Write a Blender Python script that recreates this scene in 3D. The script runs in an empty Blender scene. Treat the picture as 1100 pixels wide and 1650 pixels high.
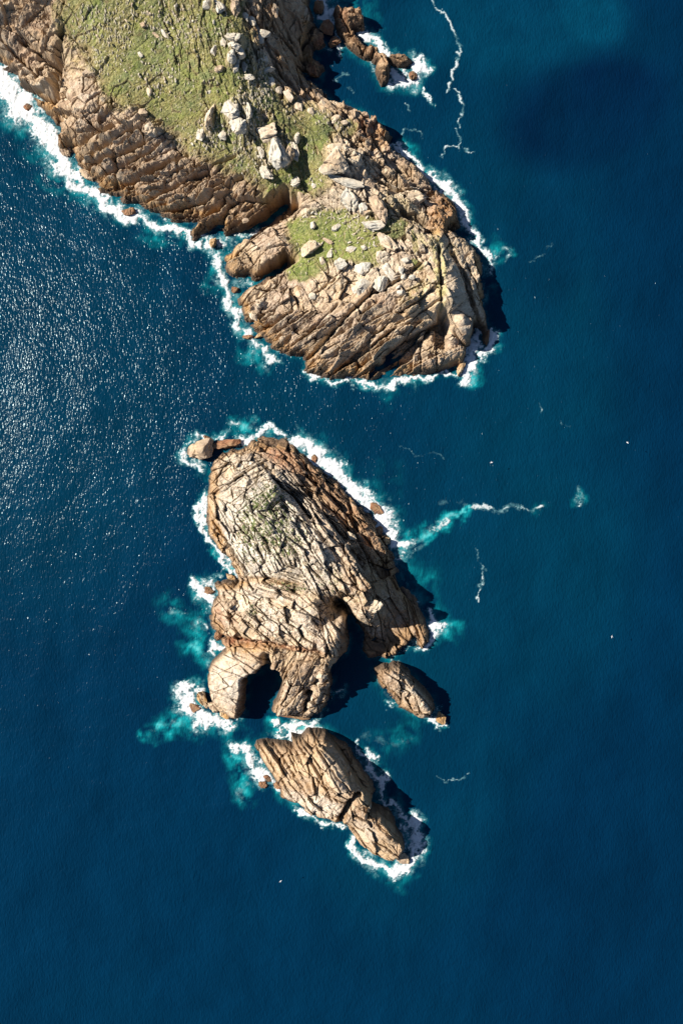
import bpy, math, random
import numpy as np
from mathutils import Vector

# ------------------------------------------------------------------ camera, world, sun, exposure
S = 0.2            # metres per photo pixel at sea level
H = 1250.0         # camera height in photo pixels (250 m)
CX, CY = 550.0, 825.0
scn = bpy.context.scene
col = scn.collection
SUN_EL, SUN_AZ = math.radians(41), math.radians(166)   # azimuth measured from +X, counter-clockwise

cam = bpy.data.cameras.new('camera')
cam.sensor_fit = 'VERTICAL'
cam.sensor_height = 36.0
cam.lens = 36.0 * H / 1650.0
cam.clip_end = 20000
cam.clip_start = 1.0
camo = bpy.data.objects.new('camera', cam)
camo.location = (0, 0, H * S)
col.objects.link(camo)
scn.camera = camo

w = bpy.data.worlds.new('World'); scn.world = w; w.use_nodes = True
nt = w.node_tree
bg = nt.nodes['Background']
sky = nt.nodes.new('ShaderNodeTexSky'); sky.sky_type = 'NISHITA'; sky.sun_disc = False
sky.sun_elevation = SUN_EL; sky.air_density = 0.7; sky.dust_density = 0.3; sky.ozone_density = 2.0
sky.sun_rotation = math.radians(90) - SUN_AZ
nt.links.new(sky.outputs[0], bg.inputs[0]); bg.inputs[1].default_value = 0.06

sl = bpy.data.lights.new('sun', 'SUN'); sl.energy = 5.0; sl.angle = math.radians(0.5); sl.color = (1.0, 0.94, 0.85)
so = bpy.data.objects.new('sun', sl); col.objects.link(so)
sd = Vector((math.cos(SUN_AZ) * math.cos(SUN_EL), math.sin(SUN_AZ) * math.cos(SUN_EL), math.sin(SUN_EL)))
so.rotation_euler = sd.to_track_quat('Z', 'Y').to_euler()
so.location = sd * 400
scn.view_settings.view_transform = 'Standard'; scn.view_settings.look = 'None'
scn.view_settings.gamma = 1.0; scn.view_settings.exposure = 0.85
scn.cycles.max_bounces = 3; scn.cycles.diffuse_bounces = 1; scn.cycles.caustics_reflective = False
scn.cycles.transparent_max_bounces = 6
scn.cycles.sample_clamp_indirect = 3.0

# ------------------------------------------------------------------ numpy noise
F = np.float32
def h2(ix, iy, seed):
    with np.errstate(over='ignore'):
        n = (ix.astype(np.int64) * 374761393 + iy.astype(np.int64) * 668265263 + seed * 974711) & 0xFFFFFFFF
        n = ((n ^ (n >> 13)) * 1274126177) & 0xFFFFFFFF
        n = ((n ^ (n >> 15)) * 2246822519) & 0xFFFFFFFF
        n = n ^ (n >> 16)
    return (n & 0xFFFFFF).astype(F) / F(16777216)
def perlin(x, y, seed=0):
    ix = np.floor(x); iy = np.floor(y); fx = x - ix; fy = y - iy
    ix = ix.astype(np.int64); iy = iy.astype(np.int64)
    def g(a, b):
        t = h2(ix + a, iy + b, seed) * F(6.2831853)
        return np.cos(t) * (fx - a) + np.sin(t) * (fy - b)
    u = fx * fx * fx * (fx * (fx * 6 - 15) + 10); v = fy * fy * fy * (fy * (fy * 6 - 15) + 10)
    a = g(0, 0) * (1 - u) + g(1, 0) * u; b = g(0, 1) * (1 - u) + g(1, 1) * u
    return (a * (1 - v) + b * v) * F(1.5)
def fbm(x, y, sc, seed=0, oct=4, gain=0.5):
    t = 0; a = 1.0; n = 0; s = 1.0 / sc
    for o in range(oct):
        t = t + a * perlin(x * s, y * s, seed + o * 17); n += a; a *= gain; s *= 2.03
    return t / n
def sstep(a, b, x):
    t = np.clip((x - a) / (b - a), 0, 1); return t * t * (3 - 2 * t)
def bricks(u, v, seed, jit=0.6):
    """cells of a jointed rock: distances to the two nearest cell centres, random values and offsets of the nearest"""
    j0 = np.floor(v); best = np.full(u.shape, 9.0, F); sec = np.full(u.shape, 9.0, F)
    bi = np.zeros(u.shape, np.int64); bj = np.zeros(u.shape, np.int64)
    bu = np.zeros(u.shape, F); bv = np.zeros(u.shape, F)
    for dj in (-1, 0, 1):
        j = (j0 + dj).astype(np.int64)
        off = 0.5 * (j & 1)
        i0 = np.floor(u - off).astype(np.int64)
        for di in (-1, 0, 1):
            i = i0 + di
            cu = i + off + 0.5 + jit * (h2(i, j, seed) - 0.5)
            cv = j + 0.5 + jit * (h2(i, j, seed + 5) - 0.5)
            du = u - cu; dv = v - cv; d = np.sqrt(du * du + dv * dv)
            m = d < best
            sec = np.where(m, best, np.minimum(sec, d)); best = np.where(m, d, best)
            bi = np.where(m, i, bi); bj = np.where(m, j, bj); bu = np.where(m, du, bu); bv = np.where(m, dv, bv)
    return best, sec, h2(bi, bj, seed + 11), h2(bi, bj, seed + 12), h2(bi, bj, seed + 13), bu, bv

# ------------------------------------------------------------------ geometry helpers in photo-pixel space
def seg_dist(px, py, a, b):
    dx, dy = b[0] - a[0], b[1] - a[1]; L = dx * dx + dy * dy + 1e-9
    t = np.clip(((px - a[0]) * dx + (py - a[1]) * dy) / L, 0, 1)
    ex = px - (a[0] + t * dx); ey = py - (a[1] + t * dy)
    return np.sqrt(ex * ex + ey * ey), t, dx * (py - a[1]) - dy * (px - a[0])
def poly_dist(px, py, poly):
    """signed distance, positive inside"""
    d = np.full(px.shape, 1e9, F); ins = np.zeros(px.shape, bool); n = len(poly)
    for k in range(n):
        a = poly[k]; b = poly[(k + 1) % n]
        dd = seg_dist(px, py, a, b)[0]; d = np.minimum(d, dd)
        if a[1] != b[1]:
            c = ((a[1] > py) != (b[1] > py)) & (px < (b[0] - a[0]) * (py - a[1]) / (b[1] - a[1]) + a[0])
            ins ^= c
    return np.where(ins, d, -d)
def line_dist(px, py, pts):
    d = np.full(px.shape, 1e9, F); s = np.zeros(px.shape, F)
    for a, b in zip(pts[:-1], pts[1:]):
        dd, t, c = seg_dist(px, py, a, b)
        m = dd < d; d = np.where(m, dd, d); s = np.where(m, np.sign(c), s)
    return d, s
def to_world(x, y, h):   # photo point at height h -> sea-level pixel coordinates
    k = (H - h) / H
    return CX + (x - CX) * k, CY + (y - CY) * k
def to_img(x, y, z):
    k = H / (H - z)
    return CX + (x - CX) * k, CY + (y - CY) * k
def rbf(ctrl):
    P = np.array([to_world(x, y, h) for x, y, h in ctrl]); h = np.array([c[2] for c in ctrl], float)
    D = np.sqrt(((P[:, None] - P[None]) ** 2).sum(-1) + 64.0)
    n = len(P); A = np.zeros((n + 3, n + 3)); A[:n, :n] = D - np.eye(n) * 2.0
    Q = np.c_[np.ones(n), P / 500.0]; A[:n, n:] = Q; A[n:, :n] = Q.T
    w_ = np.linalg.solve(A, np.r_[h, 0, 0, 0])
    def f(x, y):
        r = w_[n] + w_[n + 1] * x / 500.0 + w_[n + 2] * y / 500.0
        for k in range(n):
            r = r + w_[k] * np.sqrt((x - P[k, 0]) ** 2 + (y - P[k, 1]) ** 2 + 64.0)
        return r.astype(F)
    return f

# ------------------------------------------------------------------ materials
def mat_new(name):
    m = bpy.data.materials.new(name); m.use_nodes = True
    return m, m.node_tree, m.node_tree.nodes['Principled BSDF']
def N(t, kind, **kw):
    n = t.nodes.new(kind)
    for k, v in kw.items(): setattr(n, k, v)
    return n
def rock_like(name, rough, sc, amt, bump, bdist):
    m, t, p = mat_new(name)
    a = N(t, 'ShaderNodeAttribute', attribute_name='Col')
    tc = N(t, 'ShaderNodeNewGeometry')
    n1 = N(t, 'ShaderNodeTexNoise'); n1.inputs['Scale'].default_value = sc; n1.inputs['Detail'].default_value = 8; n1.inputs['Roughness'].default_value = 0.68
    t.links.new(tc.outputs['Position'], n1.inputs['Vector'])
    mr = N(t, 'ShaderNodeMapRange'); mr.inputs['From Min'].default_value = 0.3; mr.inputs['From Max'].default_value = 0.7
    mr.inputs['To Min'].default_value = 1 - amt; mr.inputs['To Max'].default_value = 1 + amt
    t.links.new(n1.outputs[0], mr.inputs[0])
    mx = N(t, 'ShaderNodeVectorMath', operation='SCALE')
    t.links.new(a.outputs['Color'], mx.inputs[0]); t.links.new(mr.outputs[0], mx.inputs['Scale'])
    t.links.new(mx.outputs[0], p.inputs['Base Color'])
    p.inputs['Roughness'].default_value = rough
    p.inputs['Specular IOR Level'].default_value = 0.25
    b = N(t, 'ShaderNodeBump'); b.inputs['Strength'].default_value = bump; b.inputs['Distance'].default_value = bdist
    t.links.new(n1.outputs[0], b.inputs['Height']); t.links.new(b.outputs[0], p.inputs['Normal'])
    return m
M_ROCK = rock_like('granite', 0.82, 1.3, 0.30, 0.5, 0.2)
M_GRASS = rock_like('grass_blades', 0.9, 2.6, 0.5, 0.7, 0.2)
M_BOULDER = rock_like('weathered_boulder', 0.85, 1.9, 0.2, 0.6, 0.15)

# sea
M_SEA, t, p = mat_new('sea_water')
a = N(t, 'ShaderNodeAttribute', attribute_name='Col')
tc = N(t, 'ShaderNodeNewGeometry')
p.inputs['Roughness'].default_value = 0.18; p.inputs['Specular IOR Level'].default_value = 0.15; p.inputs['Specular Tint'].default_value = (.72, .96, 1, 1); p.inputs['IOR'].default_value = 1.333
t.links.new(a.outputs['Color'], p.inputs['Base Color'])
hs = []
for (sc, rot, sx, sy, dist, wgt) in ((1.9, 24, 1.0, 0.42, 0.2, 0.20), (0.85, -14, 1.0, 0.55, 0.3, 0.19), (0.12, 50, 1.0, 0.7, 0.3, 0.30), (0.05, 62, 1.0, 0.3, 0.2, 1.3)):
    mp = N(t, 'ShaderNodeMapping'); mp.inputs['Rotation'].default_value = (0, 0, math.radians(rot)); mp.inputs['Scale'].default_value = (sx, sy, 1)
    t.links.new(tc.outputs['Position'], mp.inputs[0])
    n = N(t, 'ShaderNodeTexNoise'); n.inputs['Scale'].default_value = sc; n.inputs['Detail'].default_value = 1.5; n.inputs['Roughness'].default_value = 0.5
    n.inputs['Distortion'].default_value = dist
    t.links.new(mp.outputs[0], n.inputs['Vector'])
    mm = N(t, 'ShaderNodeMath', operation='MULTIPLY'); mm.inputs[1].default_value = wgt
    t.links.new(n.outputs[0], mm.inputs[0]); hs.append(mm)
s1 = N(t, 'ShaderNodeMath', operation='ADD'); t.links.new(hs[0].outputs[0], s1.inputs[0]); t.links.new(hs[1].outputs[0], s1.inputs[1])
s2 = N(t, 'ShaderNodeMath', operation='ADD'); t.links.new(s1.outputs[0], s2.inputs[0]); t.links.new(hs[2].outputs[0], s2.inputs[1])
s3 = N(t, 'ShaderNodeMath', operation='ADD'); t.links.new(s2.outputs[0], s3.inputs[0]); t.links.new(hs[3].outputs[0], s3.inputs[1]); s2 = s3
b = N(t, 'ShaderNodeBump'); b.inputs['Strength'].default_value = 1.0; b.inputs['Distance'].default_value = 1.0
t.links.new(s2.outputs[0], b.inputs['Height']); t.links.new(b.outputs[0], p.inputs['Normal'])

# foam
M_FOAM, t, p = mat_new('sea_foam')
a = N(t, 'ShaderNodeAttribute', attribute_name='Col')
p.inputs['Base Color'].default_value = (0.80, 0.84, 0.84, 1); p.inputs['Roughness'].default_value = 0.9
t.links.new(a.outputs['Alpha'], p.inputs['Alpha']); t.links.new(a.outputs['Color'], p.inputs['Base Color'])
M_GULL, t, p = mat_new('gull_feathers'); p.inputs['Base Color'].default_value = (0.8, 0.8, 0.78, 1)
M_GULLG, t, p = mat_new('grey_feathers'); p.inputs['Base Color'].default_value = (0.35, 0.37, 0.4, 1)
M_BEAK, t, p = mat_new('beak'); p.inputs['Base Color'].default_value = (0.7, 0.4, 0.05, 1)

# ------------------------------------------------------------------ object helpers
def tag(o, label=None, cat=None, group=None, kind=None):
    if label: o['label'] = label
    if cat: o['category'] = cat
    if group: o['group'] = group
    if kind: o['kind'] = kind
    return o
def mesh_np(name, V, Q, C, mat, parent=None, smooth=False):
    me = bpy.data.meshes.new(name)
    me.vertices.add(len(V)); me.vertices.foreach_set('co', np.ascontiguousarray(V, F).ravel())
    k = Q.shape[1]
    me.loops.add(Q.size); me.loops.foreach_set('vertex_index', np.ascontiguousarray(Q, np.int32).ravel())
    me.polygons.add(len(Q)); me.polygons.foreach_set('loop_start', (np.arange(len(Q)) * k).astype(np.int32))
    me.polygons.foreach_set('loop_total', np.full(len(Q), k, np.int32))
    me.polygons.foreach_set('use_smooth', np.full(len(Q), smooth, bool))
    if C is not None:
        at = me.color_attributes.new('Col', 'FLOAT_COLOR', 'POINT')
        at.data.foreach_set('color', np.ascontiguousarray(C, F).ravel())
    me.materials.append(mat); me.update(calc_edges=True); me.validate()
    o = bpy.data.objects.new(name, me); col.objects.link(o); o.parent = parent
    return o
def sub_mesh(name, V, C, Q, mat, parent=None, smooth=False):
    """mesh of the faces Q only, with unused vertices dropped"""
    u, inv = np.unique(Q.ravel(), return_inverse=True)
    return mesh_np(name, V[u], inv.reshape(Q.shape), None if C is None else C[u], mat, parent, smooth)
def world3(x, y, z):
    return np.stack([(x - CX) * S, -(y - CY) * S, z * S], -1)
def grid_faces(nx, ny):
    i = np.arange(nx * ny).reshape(ny, nx)
    return np.stack([i[1:, :-1], i[1:, 1:], i[:-1, 1:], i[:-1, :-1]], -1).reshape(-1, 4)

# ------------------------------------------------------------------ terrain engine
def rock_detail(u, v, zones, seed):
    """jointed blocks, oriented per zone. zones: (x, y, r, theta, a, b, amp, dip)"""
    wx = u + 9 * fbm(u, v, 40, seed + 900, 3); wy = v + 9 * fbm(u, v, 40, seed + 950, 3)
    D = np.stack([np.sqrt((wx - z[0]) ** 2 + (wy - z[1]) ** 2) / z[2] for z in zones])
    m = D.min(0); W = np.exp(-((D - m) * 9.0)); W[W < 0.06] = 0; W /= W.sum(0)
    out = np.zeros(u.shape, F); crk = np.zeros(u.shape, F); tone = np.zeros(u.shape, F)
    massive = sstep(-0.12, 0.22, fbm(u, v, 34, seed + 970, 3))      # 0: smooth massive rock, 1: closely jointed
    for k, z in enumerate(zones):
        idx = np.nonzero(W[k] > 0)
        if not len(idx[0]): continue
        x = u[idx]; y = v[idx]; th = math.radians(z[3]); a_, b_, amp, dip = z[4] * 1.2, z[5] * 1.2, z[6], z[7]; mj = massive[idx]
        c, s = math.cos(th), math.sin(th); sd_ = seed + k * 31
        wob = 0.2 * b_
        x2 = x + wob * fbm(x, y, b_ * 2.2, sd_ + 1, 4, .55); y2 = y + wob * fbm(x, y, b_ * 2.2, sd_ + 2, 4, .55)
        al = x2 * c + y2 * s; ac = -x2 * s + y2 * c
        # long strata: slabs of uneven width lying side by side, each dipping the same way
        q = ac / (b_ * 1.15) + 0.5 * fbm(al / 3.5, ac, b_ * 1.5, sd_ + 4, 2); j = np.floor(q); f = q - j
        brk = np.floor(al / (a_ * 1.9) + h2(j, j * 0, sd_ + 5) * 7)
        hr = h2(j, brk, sd_ + 6); on = (h2(j, brk, sd_ + 7) > 0.3)
        st_ = amp * ((hr - .5) * 1.6 - dip * 2.0 * (f - .5))
        eg = np.minimum(f, 1 - f) * b_ * 1.15
        g = np.exp(-(eg / 1.2) ** 2) * on
        zz = st_ * (0.5 + 0.5 * mj) - g * amp * .6; ck = g; tn = (hr - .5) * .7
        for lv, (fa, fb, fz) in enumerate(((1, 1, 1.35), (0.42, 0.5, 0.5), (0.18, 0.24, 0.15))):
            A, B = max(a_ * fa, 3.2), max(b_ * fb, 2.8)
            f1, f2, r1, r2, r3, du, dv = bricks(al / A + lv * .37, ac / B + lv * .61, sd_ + lv * 7, 0.95)
            act = 1.0 if lv == 0 else (0.25 + 0.75 * mj) * (h2(np.floor(r1 * 997), np.floor(r2 * 997), 9) > 0.25)
            zz = zz + amp * fz * act * ((r1 - .5) * 1.5 + (r2 - .5) * 2.0 * du + ((r3 - .5) * 1.6 - dip) * dv)
            e = (f2 - f1) * B
            has = (r2 > (0.35, 0.55, 0.65)[lv]) * np.clip(0.4 + mj, 0, 1)
            g = np.exp(-(e / (0.95, 0.75, 0.7)[lv]) ** 2) * has
            zz = zz - amp * fz * 0.9 * g
            ck = np.maximum(ck, g * (1, 0.8, 0.5)[lv]); tn = tn + (r3 - .5) * (.8, .6, .4)[lv]
        bil = np.abs(fbm(x, y, 26, sd_ + 61, 4, .5))
        zz = zz + amp * (0.28 * fbm(x, y, 9, sd_ + 60, 4, 0.6) - 1.6 * (0.2 - bil) * (bil < 0.2) + 1.2 * fbm(x, y, 45, sd_ + 62, 3))
        ww = W[k][idx]
        out[idx] += ww * zz; crk[idx] += ww * ck; tone[idx] += ww * tn
    return out, crk, tone

ALB = dict(
    tan=(0.53, 0.395, 0.25), pink=(0.43, 0.325, 0.235), brown=(0.28, 0.175, 0.095), dark=(0.085, 0.06, 0.045),
    ochre=(0.42, 0.235, 0.085), rust=(0.30, 0.125, 0.06), pale=(0.60, 0.51, 0.385), grey=(0.44, 0.42, 0.36),
    white=(0.68, 0.62, 0.52), lichen=(0.40, 0.36, 0.12), green=(0.17, 0.19, 0.07), olive=(0.235, 0.20, 0.07),
    soil=(0.21, 0.15, 0.075), dry=(0.40, 0.36, 0.18), bright=(0.19, 0.22, 0.05), scrub=(0.035, 0.06, 0.02))
for k_ in ALB: ALB[k_] = tuple(c_ * 0.9 for c_ in ALB[k_])
def mixc(C, key, m):
    c = np.array(ALB[key], F)
    m = np.clip(m, 0, 1)[..., None]
    return C * (1 - m) + c * m
def blobs(u, v, lst):
    r = np.zeros(u.shape, F)
    for b_ in lst:
        x, y, rx, ry, an, s = b_; t_ = math.radians(an)
        du = (u - x) * math.cos(t_) + (v - y) * math.sin(t_); dv = -(u - x) * math.sin(t_) + (v - y) * math.cos(t_)
        r = np.maximum(r, s * sstep(1.35, 0.65, np.sqrt((du / rx) ** 2 + (dv / ry) ** 2)))
    return r

class Terrain: pass
def build_height(poly, ctrl, wctrl, zones, grooves, scarps, bumps, seed, step=1.0, pad=14, outl=3.5, flat=None):
    T = Terrain(); polys = poly if isinstance(poly[0], list) else [poly]; P = np.concatenate([np.array(q_) for q_ in polys])
    x0, y0 = P.min(0) - pad; x1, y1 = P.max(0) + pad
    xs = np.arange(x0, x1, step); ys = np.arange(y0, y1, step); X, Y = np.meshgrid(xs.astype(F), ys.astype(F))
    T.x0, T.y0, T.step, T.nx, T.ny = x0, y0, step, len(xs), len(ys); T.X, T.Y = X, Y
    ox = fbm(X, Y, 22, seed + 1, 4, 0.55) * outl * 2; oy = fbm(X, Y, 22, seed + 2, 4, 0.55) * outl * 2
    D = np.max(np.stack([poly_dist(X + ox, Y + oy, q_) for q_ in polys]), axis=0)
    T.D = D
    live = D > -10
    idx = np.nonzero(live); x = X[idx]; y = Y[idx]; d = D[idx]
    hc = np.maximum(rbf(ctrl)(x, y), 6)
    wd = np.maximum(rbf(wctrl)(x, y) if len(wctrl) > 3 else np.full(x.shape, wctrl[0][2], F), 4)
    tt = np.clip(d / wd, 0, 1); prof = 1 - (1 - tt) ** 2.2
    zb = hc * prof
    u, v = to_img(x, y, zb)
    for it in range(1):
        zg = zb.copy()
        for x_, y_, rx, ry, an, hh in bumps:
            t_ = math.radians(an); du = ((u - x_) * math.cos(t_) + (v - y_) * math.sin(t_)) / rx; dv = (-(u - x_) * math.sin(t_) + (v - y_) * math.cos(t_)) / ry
            r = (np.abs(du) ** 3 + np.abs(dv) ** 3) ** (1 / 3.); zg = zg + hh * sstep(1.25, 0.75, r)
        for pts, drop, wdt, side in scarps:
            dd, s_ = line_dist(u, v, pts); ed = np.minimum(*[np.hypot(u - q[0], v - q[1]) for q in (pts[0], pts[-1])])
            zg = zg - drop * np.exp(-dd / wdt) * (s_ * side > 0) * sstep(0, wdt * 0.8, ed)
        for pts, wdt, dep in grooves:
            dd, s_ = line_dist(u + 2 * fbm(x, y, 10, 77, 2), v + 2 * fbm(x, y, 10, 78, 2), pts)
            zg = np.minimum(zg, np.maximum(zg - dep * np.exp(-(dd / wdt) ** 2 * 1.3), np.minimum(zg, 5.0)))
    det, crk, tone = rock_detail(u, v, zones, seed + 100)
    fade = 0.45 + 0.55 * sstep(0, 14, zg)
    T.soft = np.ones(x.shape, F) if flat is None else flat(u, v)
    z = zg + det * fade * T.soft
    z = np.where(d < 0, np.minimum(z + d * 1.6, z), z)
    T.idx = idx; T.z = z; T.u = u; T.v = v; T.crk = crk; T.tone = tone; T.d = d; T.zb = zb
    Z = np.full(X.shape, -30, F); Z[idx] = z; T.Z = Z
    return T
def sample(T, x, y):
    i = int(round((x - T.x0) / T.step)); j = int(round((y - T.y0) / T.step))
    i = min(max(i, 0), T.nx - 1); j = min(max(j, 0), T.ny - 1)
    return float(T.Z[j, i])
def relief(T):
    """cavity and slope of the height grid"""
    Z = np.maximum(T.Z, -8)
    gy, gx = np.gradient(Z, T.step)
    def blur(a, k):
        for ax in (0, 1):
            c = np.cumsum(np.insert(np.pad(a, [(k, k) if q == ax else (0, 0) for q in (0, 1)], mode='edge'), 0, 0, axis=ax), axis=ax)
            n = 2 * k + 1
            a = (np.take(c, range(n, c.shape[ax]), axis=ax) - np.take(c, range(0, c.shape[ax] - n), axis=ax)) / n
        return a
    cav = (Z - blur(Z.astype(np.float64), 3)).astype(F)
    return cav[T.idx], np.hypot(gx, gy)[T.idx]

def rock_colour(T, pale=0.0, seed=5):
    u, v, z = T.u, T.v, T.z
    cav, slope = relief(T); T.cav, T.slope = cav, slope
    n1 = fbm(u, v, 60, seed, 4); n2 = fbm(u, v, 14, seed + 1, 4, 0.6); n3 = fbm(u, v, 5, seed + 2, 3, 0.6)
    C = np.tile(np.array(ALB['tan'], F), (len(u), 1))
    C = mixc(C, 'pink', 0.5 + 1.2 * n1 + 0.5 * T.tone)
    C = mixc(C, 'brown', sstep(0.1, 0.6, n2 + 0.25 * T.tone) * 0.6)
    C = mixc(C, 'pale', sstep(0.15, 0.6, -n2 + 0.5 * n3 + pale + 0.03 * cav) * 0.8)
    C = mixc(C, 'ochre', sstep(0.25, 0.5, fbm(u, v, 26, seed + 8, 4)) * 0.45)
    C = mixc(C, 'brown', sstep(.0, .5, fbm(u, v, 80, seed + 20, 4, .6)) * .45); C = mixc(C, 'rust', sstep(.2, .6, fbm(u, v, 36, seed + 21, 4, .6)) * .3)
    C = mixc(C, 'brown', np.clip(T.crk * 0.7, 0, 1)); C = mixc(C, 'dark', np.clip(T.crk, 0, 1) ** 3 * 0.6)
    return C
def shore_colour(C, T, seed=9, hi=22.0, amt=0.85):
    u, v, z = T.u, T.v, T.z
    n = fbm(u, v, 30, seed, 4); cst = sstep(34, 14, T.d)
    C = mixc(C, 'ochre', sstep(hi + 14 * n + 6, hi * 0.45, z) * amt * 1.15 * sstep(-0.6, 0.2, fbm(u, v, 45, seed + 3, 3) + 0.15) * cst)
    C = mixc(C, 'brown', sstep(17 + 14 * n, 6.0, z) * 0.85 * cst)
    C = mixc(C, 'dark', sstep(9 + 9 * n, 3.0, z) * 0.95 * cst)
    return C
def wet_foot(C, T, seed=3):
    n = fbm(T.u, T.v, 24, seed, 4, .6); k = sstep(64, 34, T.z)
    C = mixc(C, 'brown', sstep(15 + 14 * n, 4, T.d) * .7 * k)
    return mixc(C, 'dark', sstep(7.5 + 8 * n, 1.5, T.d) * .85 * k)
def rgba(C): return np.concatenate([C, np.ones((len(C), 1), F)], 1)
def finish(T, C):
    C = wet_foot(C, T)
    Cg = np.zeros(T.X.shape + (4,), F); Cg[T.idx] = rgba(np.clip(C, 0.01, 0.9))
    V = world3(T.X, T.Y, T.Z).reshape(-1, 3); Cg = Cg.reshape(-1, 4)
    Qs = grid_faces(T.nx, T.ny); zf = T.Z.ravel()[Qs]
    keep = (zf.max(1) > -5) & (zf.min(1) > -29) & (T.D.ravel()[Qs].max(1) > -3.5)
    return V, Cg, Qs[keep]
def full(T, a, fill=0):
    g = np.full(T.X.shape, fill, F); g[T.idx] = a; return g.ravel()

# ------------------------------------------------------------------ HEADLAND
HEAD = [(-190, -40), (-120, 30), (-60, 70), (-12, 98), (0, 103), (14, 116), (30, 124), (33, 142), (52, 152), (58, 166), (74, 184), (88, 198), (97, 206), (96, 232), (98, 248), (120, 250), (126, 268), (139, 288), (157, 296), (161, 313), (178, 316), (193, 316), (199, 328), (226, 330), (242, 345), (262, 350), (280, 358), (300, 358), (318, 360), (303, 377), (312, 387), (335, 374), (352, 366), (365, 380), (383, 374), (401, 371), (424, 358), (447, 340), (462, 330), (464, 336), (445, 352), (424, 368), (400, 386), (378, 400), (364, 410), (360, 420), (368, 440), (379, 452), (398, 445), (414, 455), (440, 438), (463, 422), (466, 427), (440, 445), (418, 456), (396, 470), (383, 482), (392, 510), (410, 535), (426, 548), (438, 563), (470, 576), (488, 575), (492, 594), (502, 603), (528, 609), (566, 610), (600, 616), (619, 611), (645, 609), (676, 605), (711, 600), (735, 590), (743, 605), (748, 584), (756, 556), (764, 528), (774, 530), (778, 552), (784, 528), (779, 486), (782, 450), (778, 416), (760, 398), (736, 382), (724, 374), (742, 370), (739, 352), (724, 324), (700, 305), (673, 273), (646, 252), (628, 236), (632, 222), (616, 205), (590, 186), (555, 170), (534, 166), (526, 150), (502, 134), (492, 119), (516, 126), (522, 109), (506, 92), (500, 80), (522, 76), (516, 60), (508, 40), (500, 20), (500, -10), (470, -60), (430, -110), (380, -190), (100, -210), (-190, -190)]
HC = [(-60, -60, 120), (100, -60, 140), (300, -80, 140), (430, -60, 120), (150, 50, 112), (300, 0, 128), (380, 40, 118), (220, 100, 105), (300, 130, 108), (380, 130, 112), (250, 175, 84), (330, 200, 90), (400, 200, 96), (450, 200, 88), (430, 280, 66), (490, 250, 68), (480, 305, 58), (510, 215, 74), (280, 225, 66), (370, 270, 60),
      (40, 20, 84), (0, 60, 55), (60, 100, 52), (110, 110, 62), (100, 50, 92), (150, 210, 58), (140, 170, 74), (200, 260, 48), (180, 220, 68), (240, 230, 66), (250, 290, 44), (300, 280, 50), (340, 320, 42), (395, 320, 48), (360, 350, 34), (300, 340, 28), (240, 330, 22), (170, 290, 26),
      (448, 120, 74), (436, 80, 84), (415, 10, 98), (455, 40, 62), (485, 20, 28), (466, 90, 44), (484, 108, 18), (482, 150, 60), (530, 185, 66), (580, 215, 56), (615, 225, 36), (555, 265, 84), (590, 280, 74), (640, 285, 46), (680, 325, 36), (715, 340, 24), (670, 320, 60), (560, 315, 80), (520, 330, 62), (605, 345, 80), (640, 370, 74), (540, 370, 58), (480, 395, 50), (500, 430, 52), (560, 400, 62), (640, 410, 74), (700, 385, 68), (735, 400, 44), (760, 420, 36), (770, 470, 28), (745, 450, 62), (725, 430, 84), (725, 480, 90), (745, 510, 78), (768, 510, 40), (425, 410, 36), (395, 410, 26), (460, 385, 44),
      (415, 500, 30), (465, 500, 46), (475, 460, 48), (550, 470, 62), (620, 455, 78), (660, 490, 84), (690, 440, 84), (600, 530, 56), (520, 560, 36), (570, 585, 24), (640, 580, 26), (690, 575, 30), (725, 560, 34), (705, 520, 56), (450, 545, 26)]
HW = [(0, 100, 40), (100, 250, 30), (300, 350, 25), (400, 440, 16), (400, 520, 22), (500, 590, 16), (620, 600, 16), (740, 590, 14), (780, 500, 12), (770, 420, 16), (720, 350, 16), (650, 260, 20), (560, 180, 22), (500, 130, 26), (500, 30, 30), (420, 350, 12), (440, 440, 8)]
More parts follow.
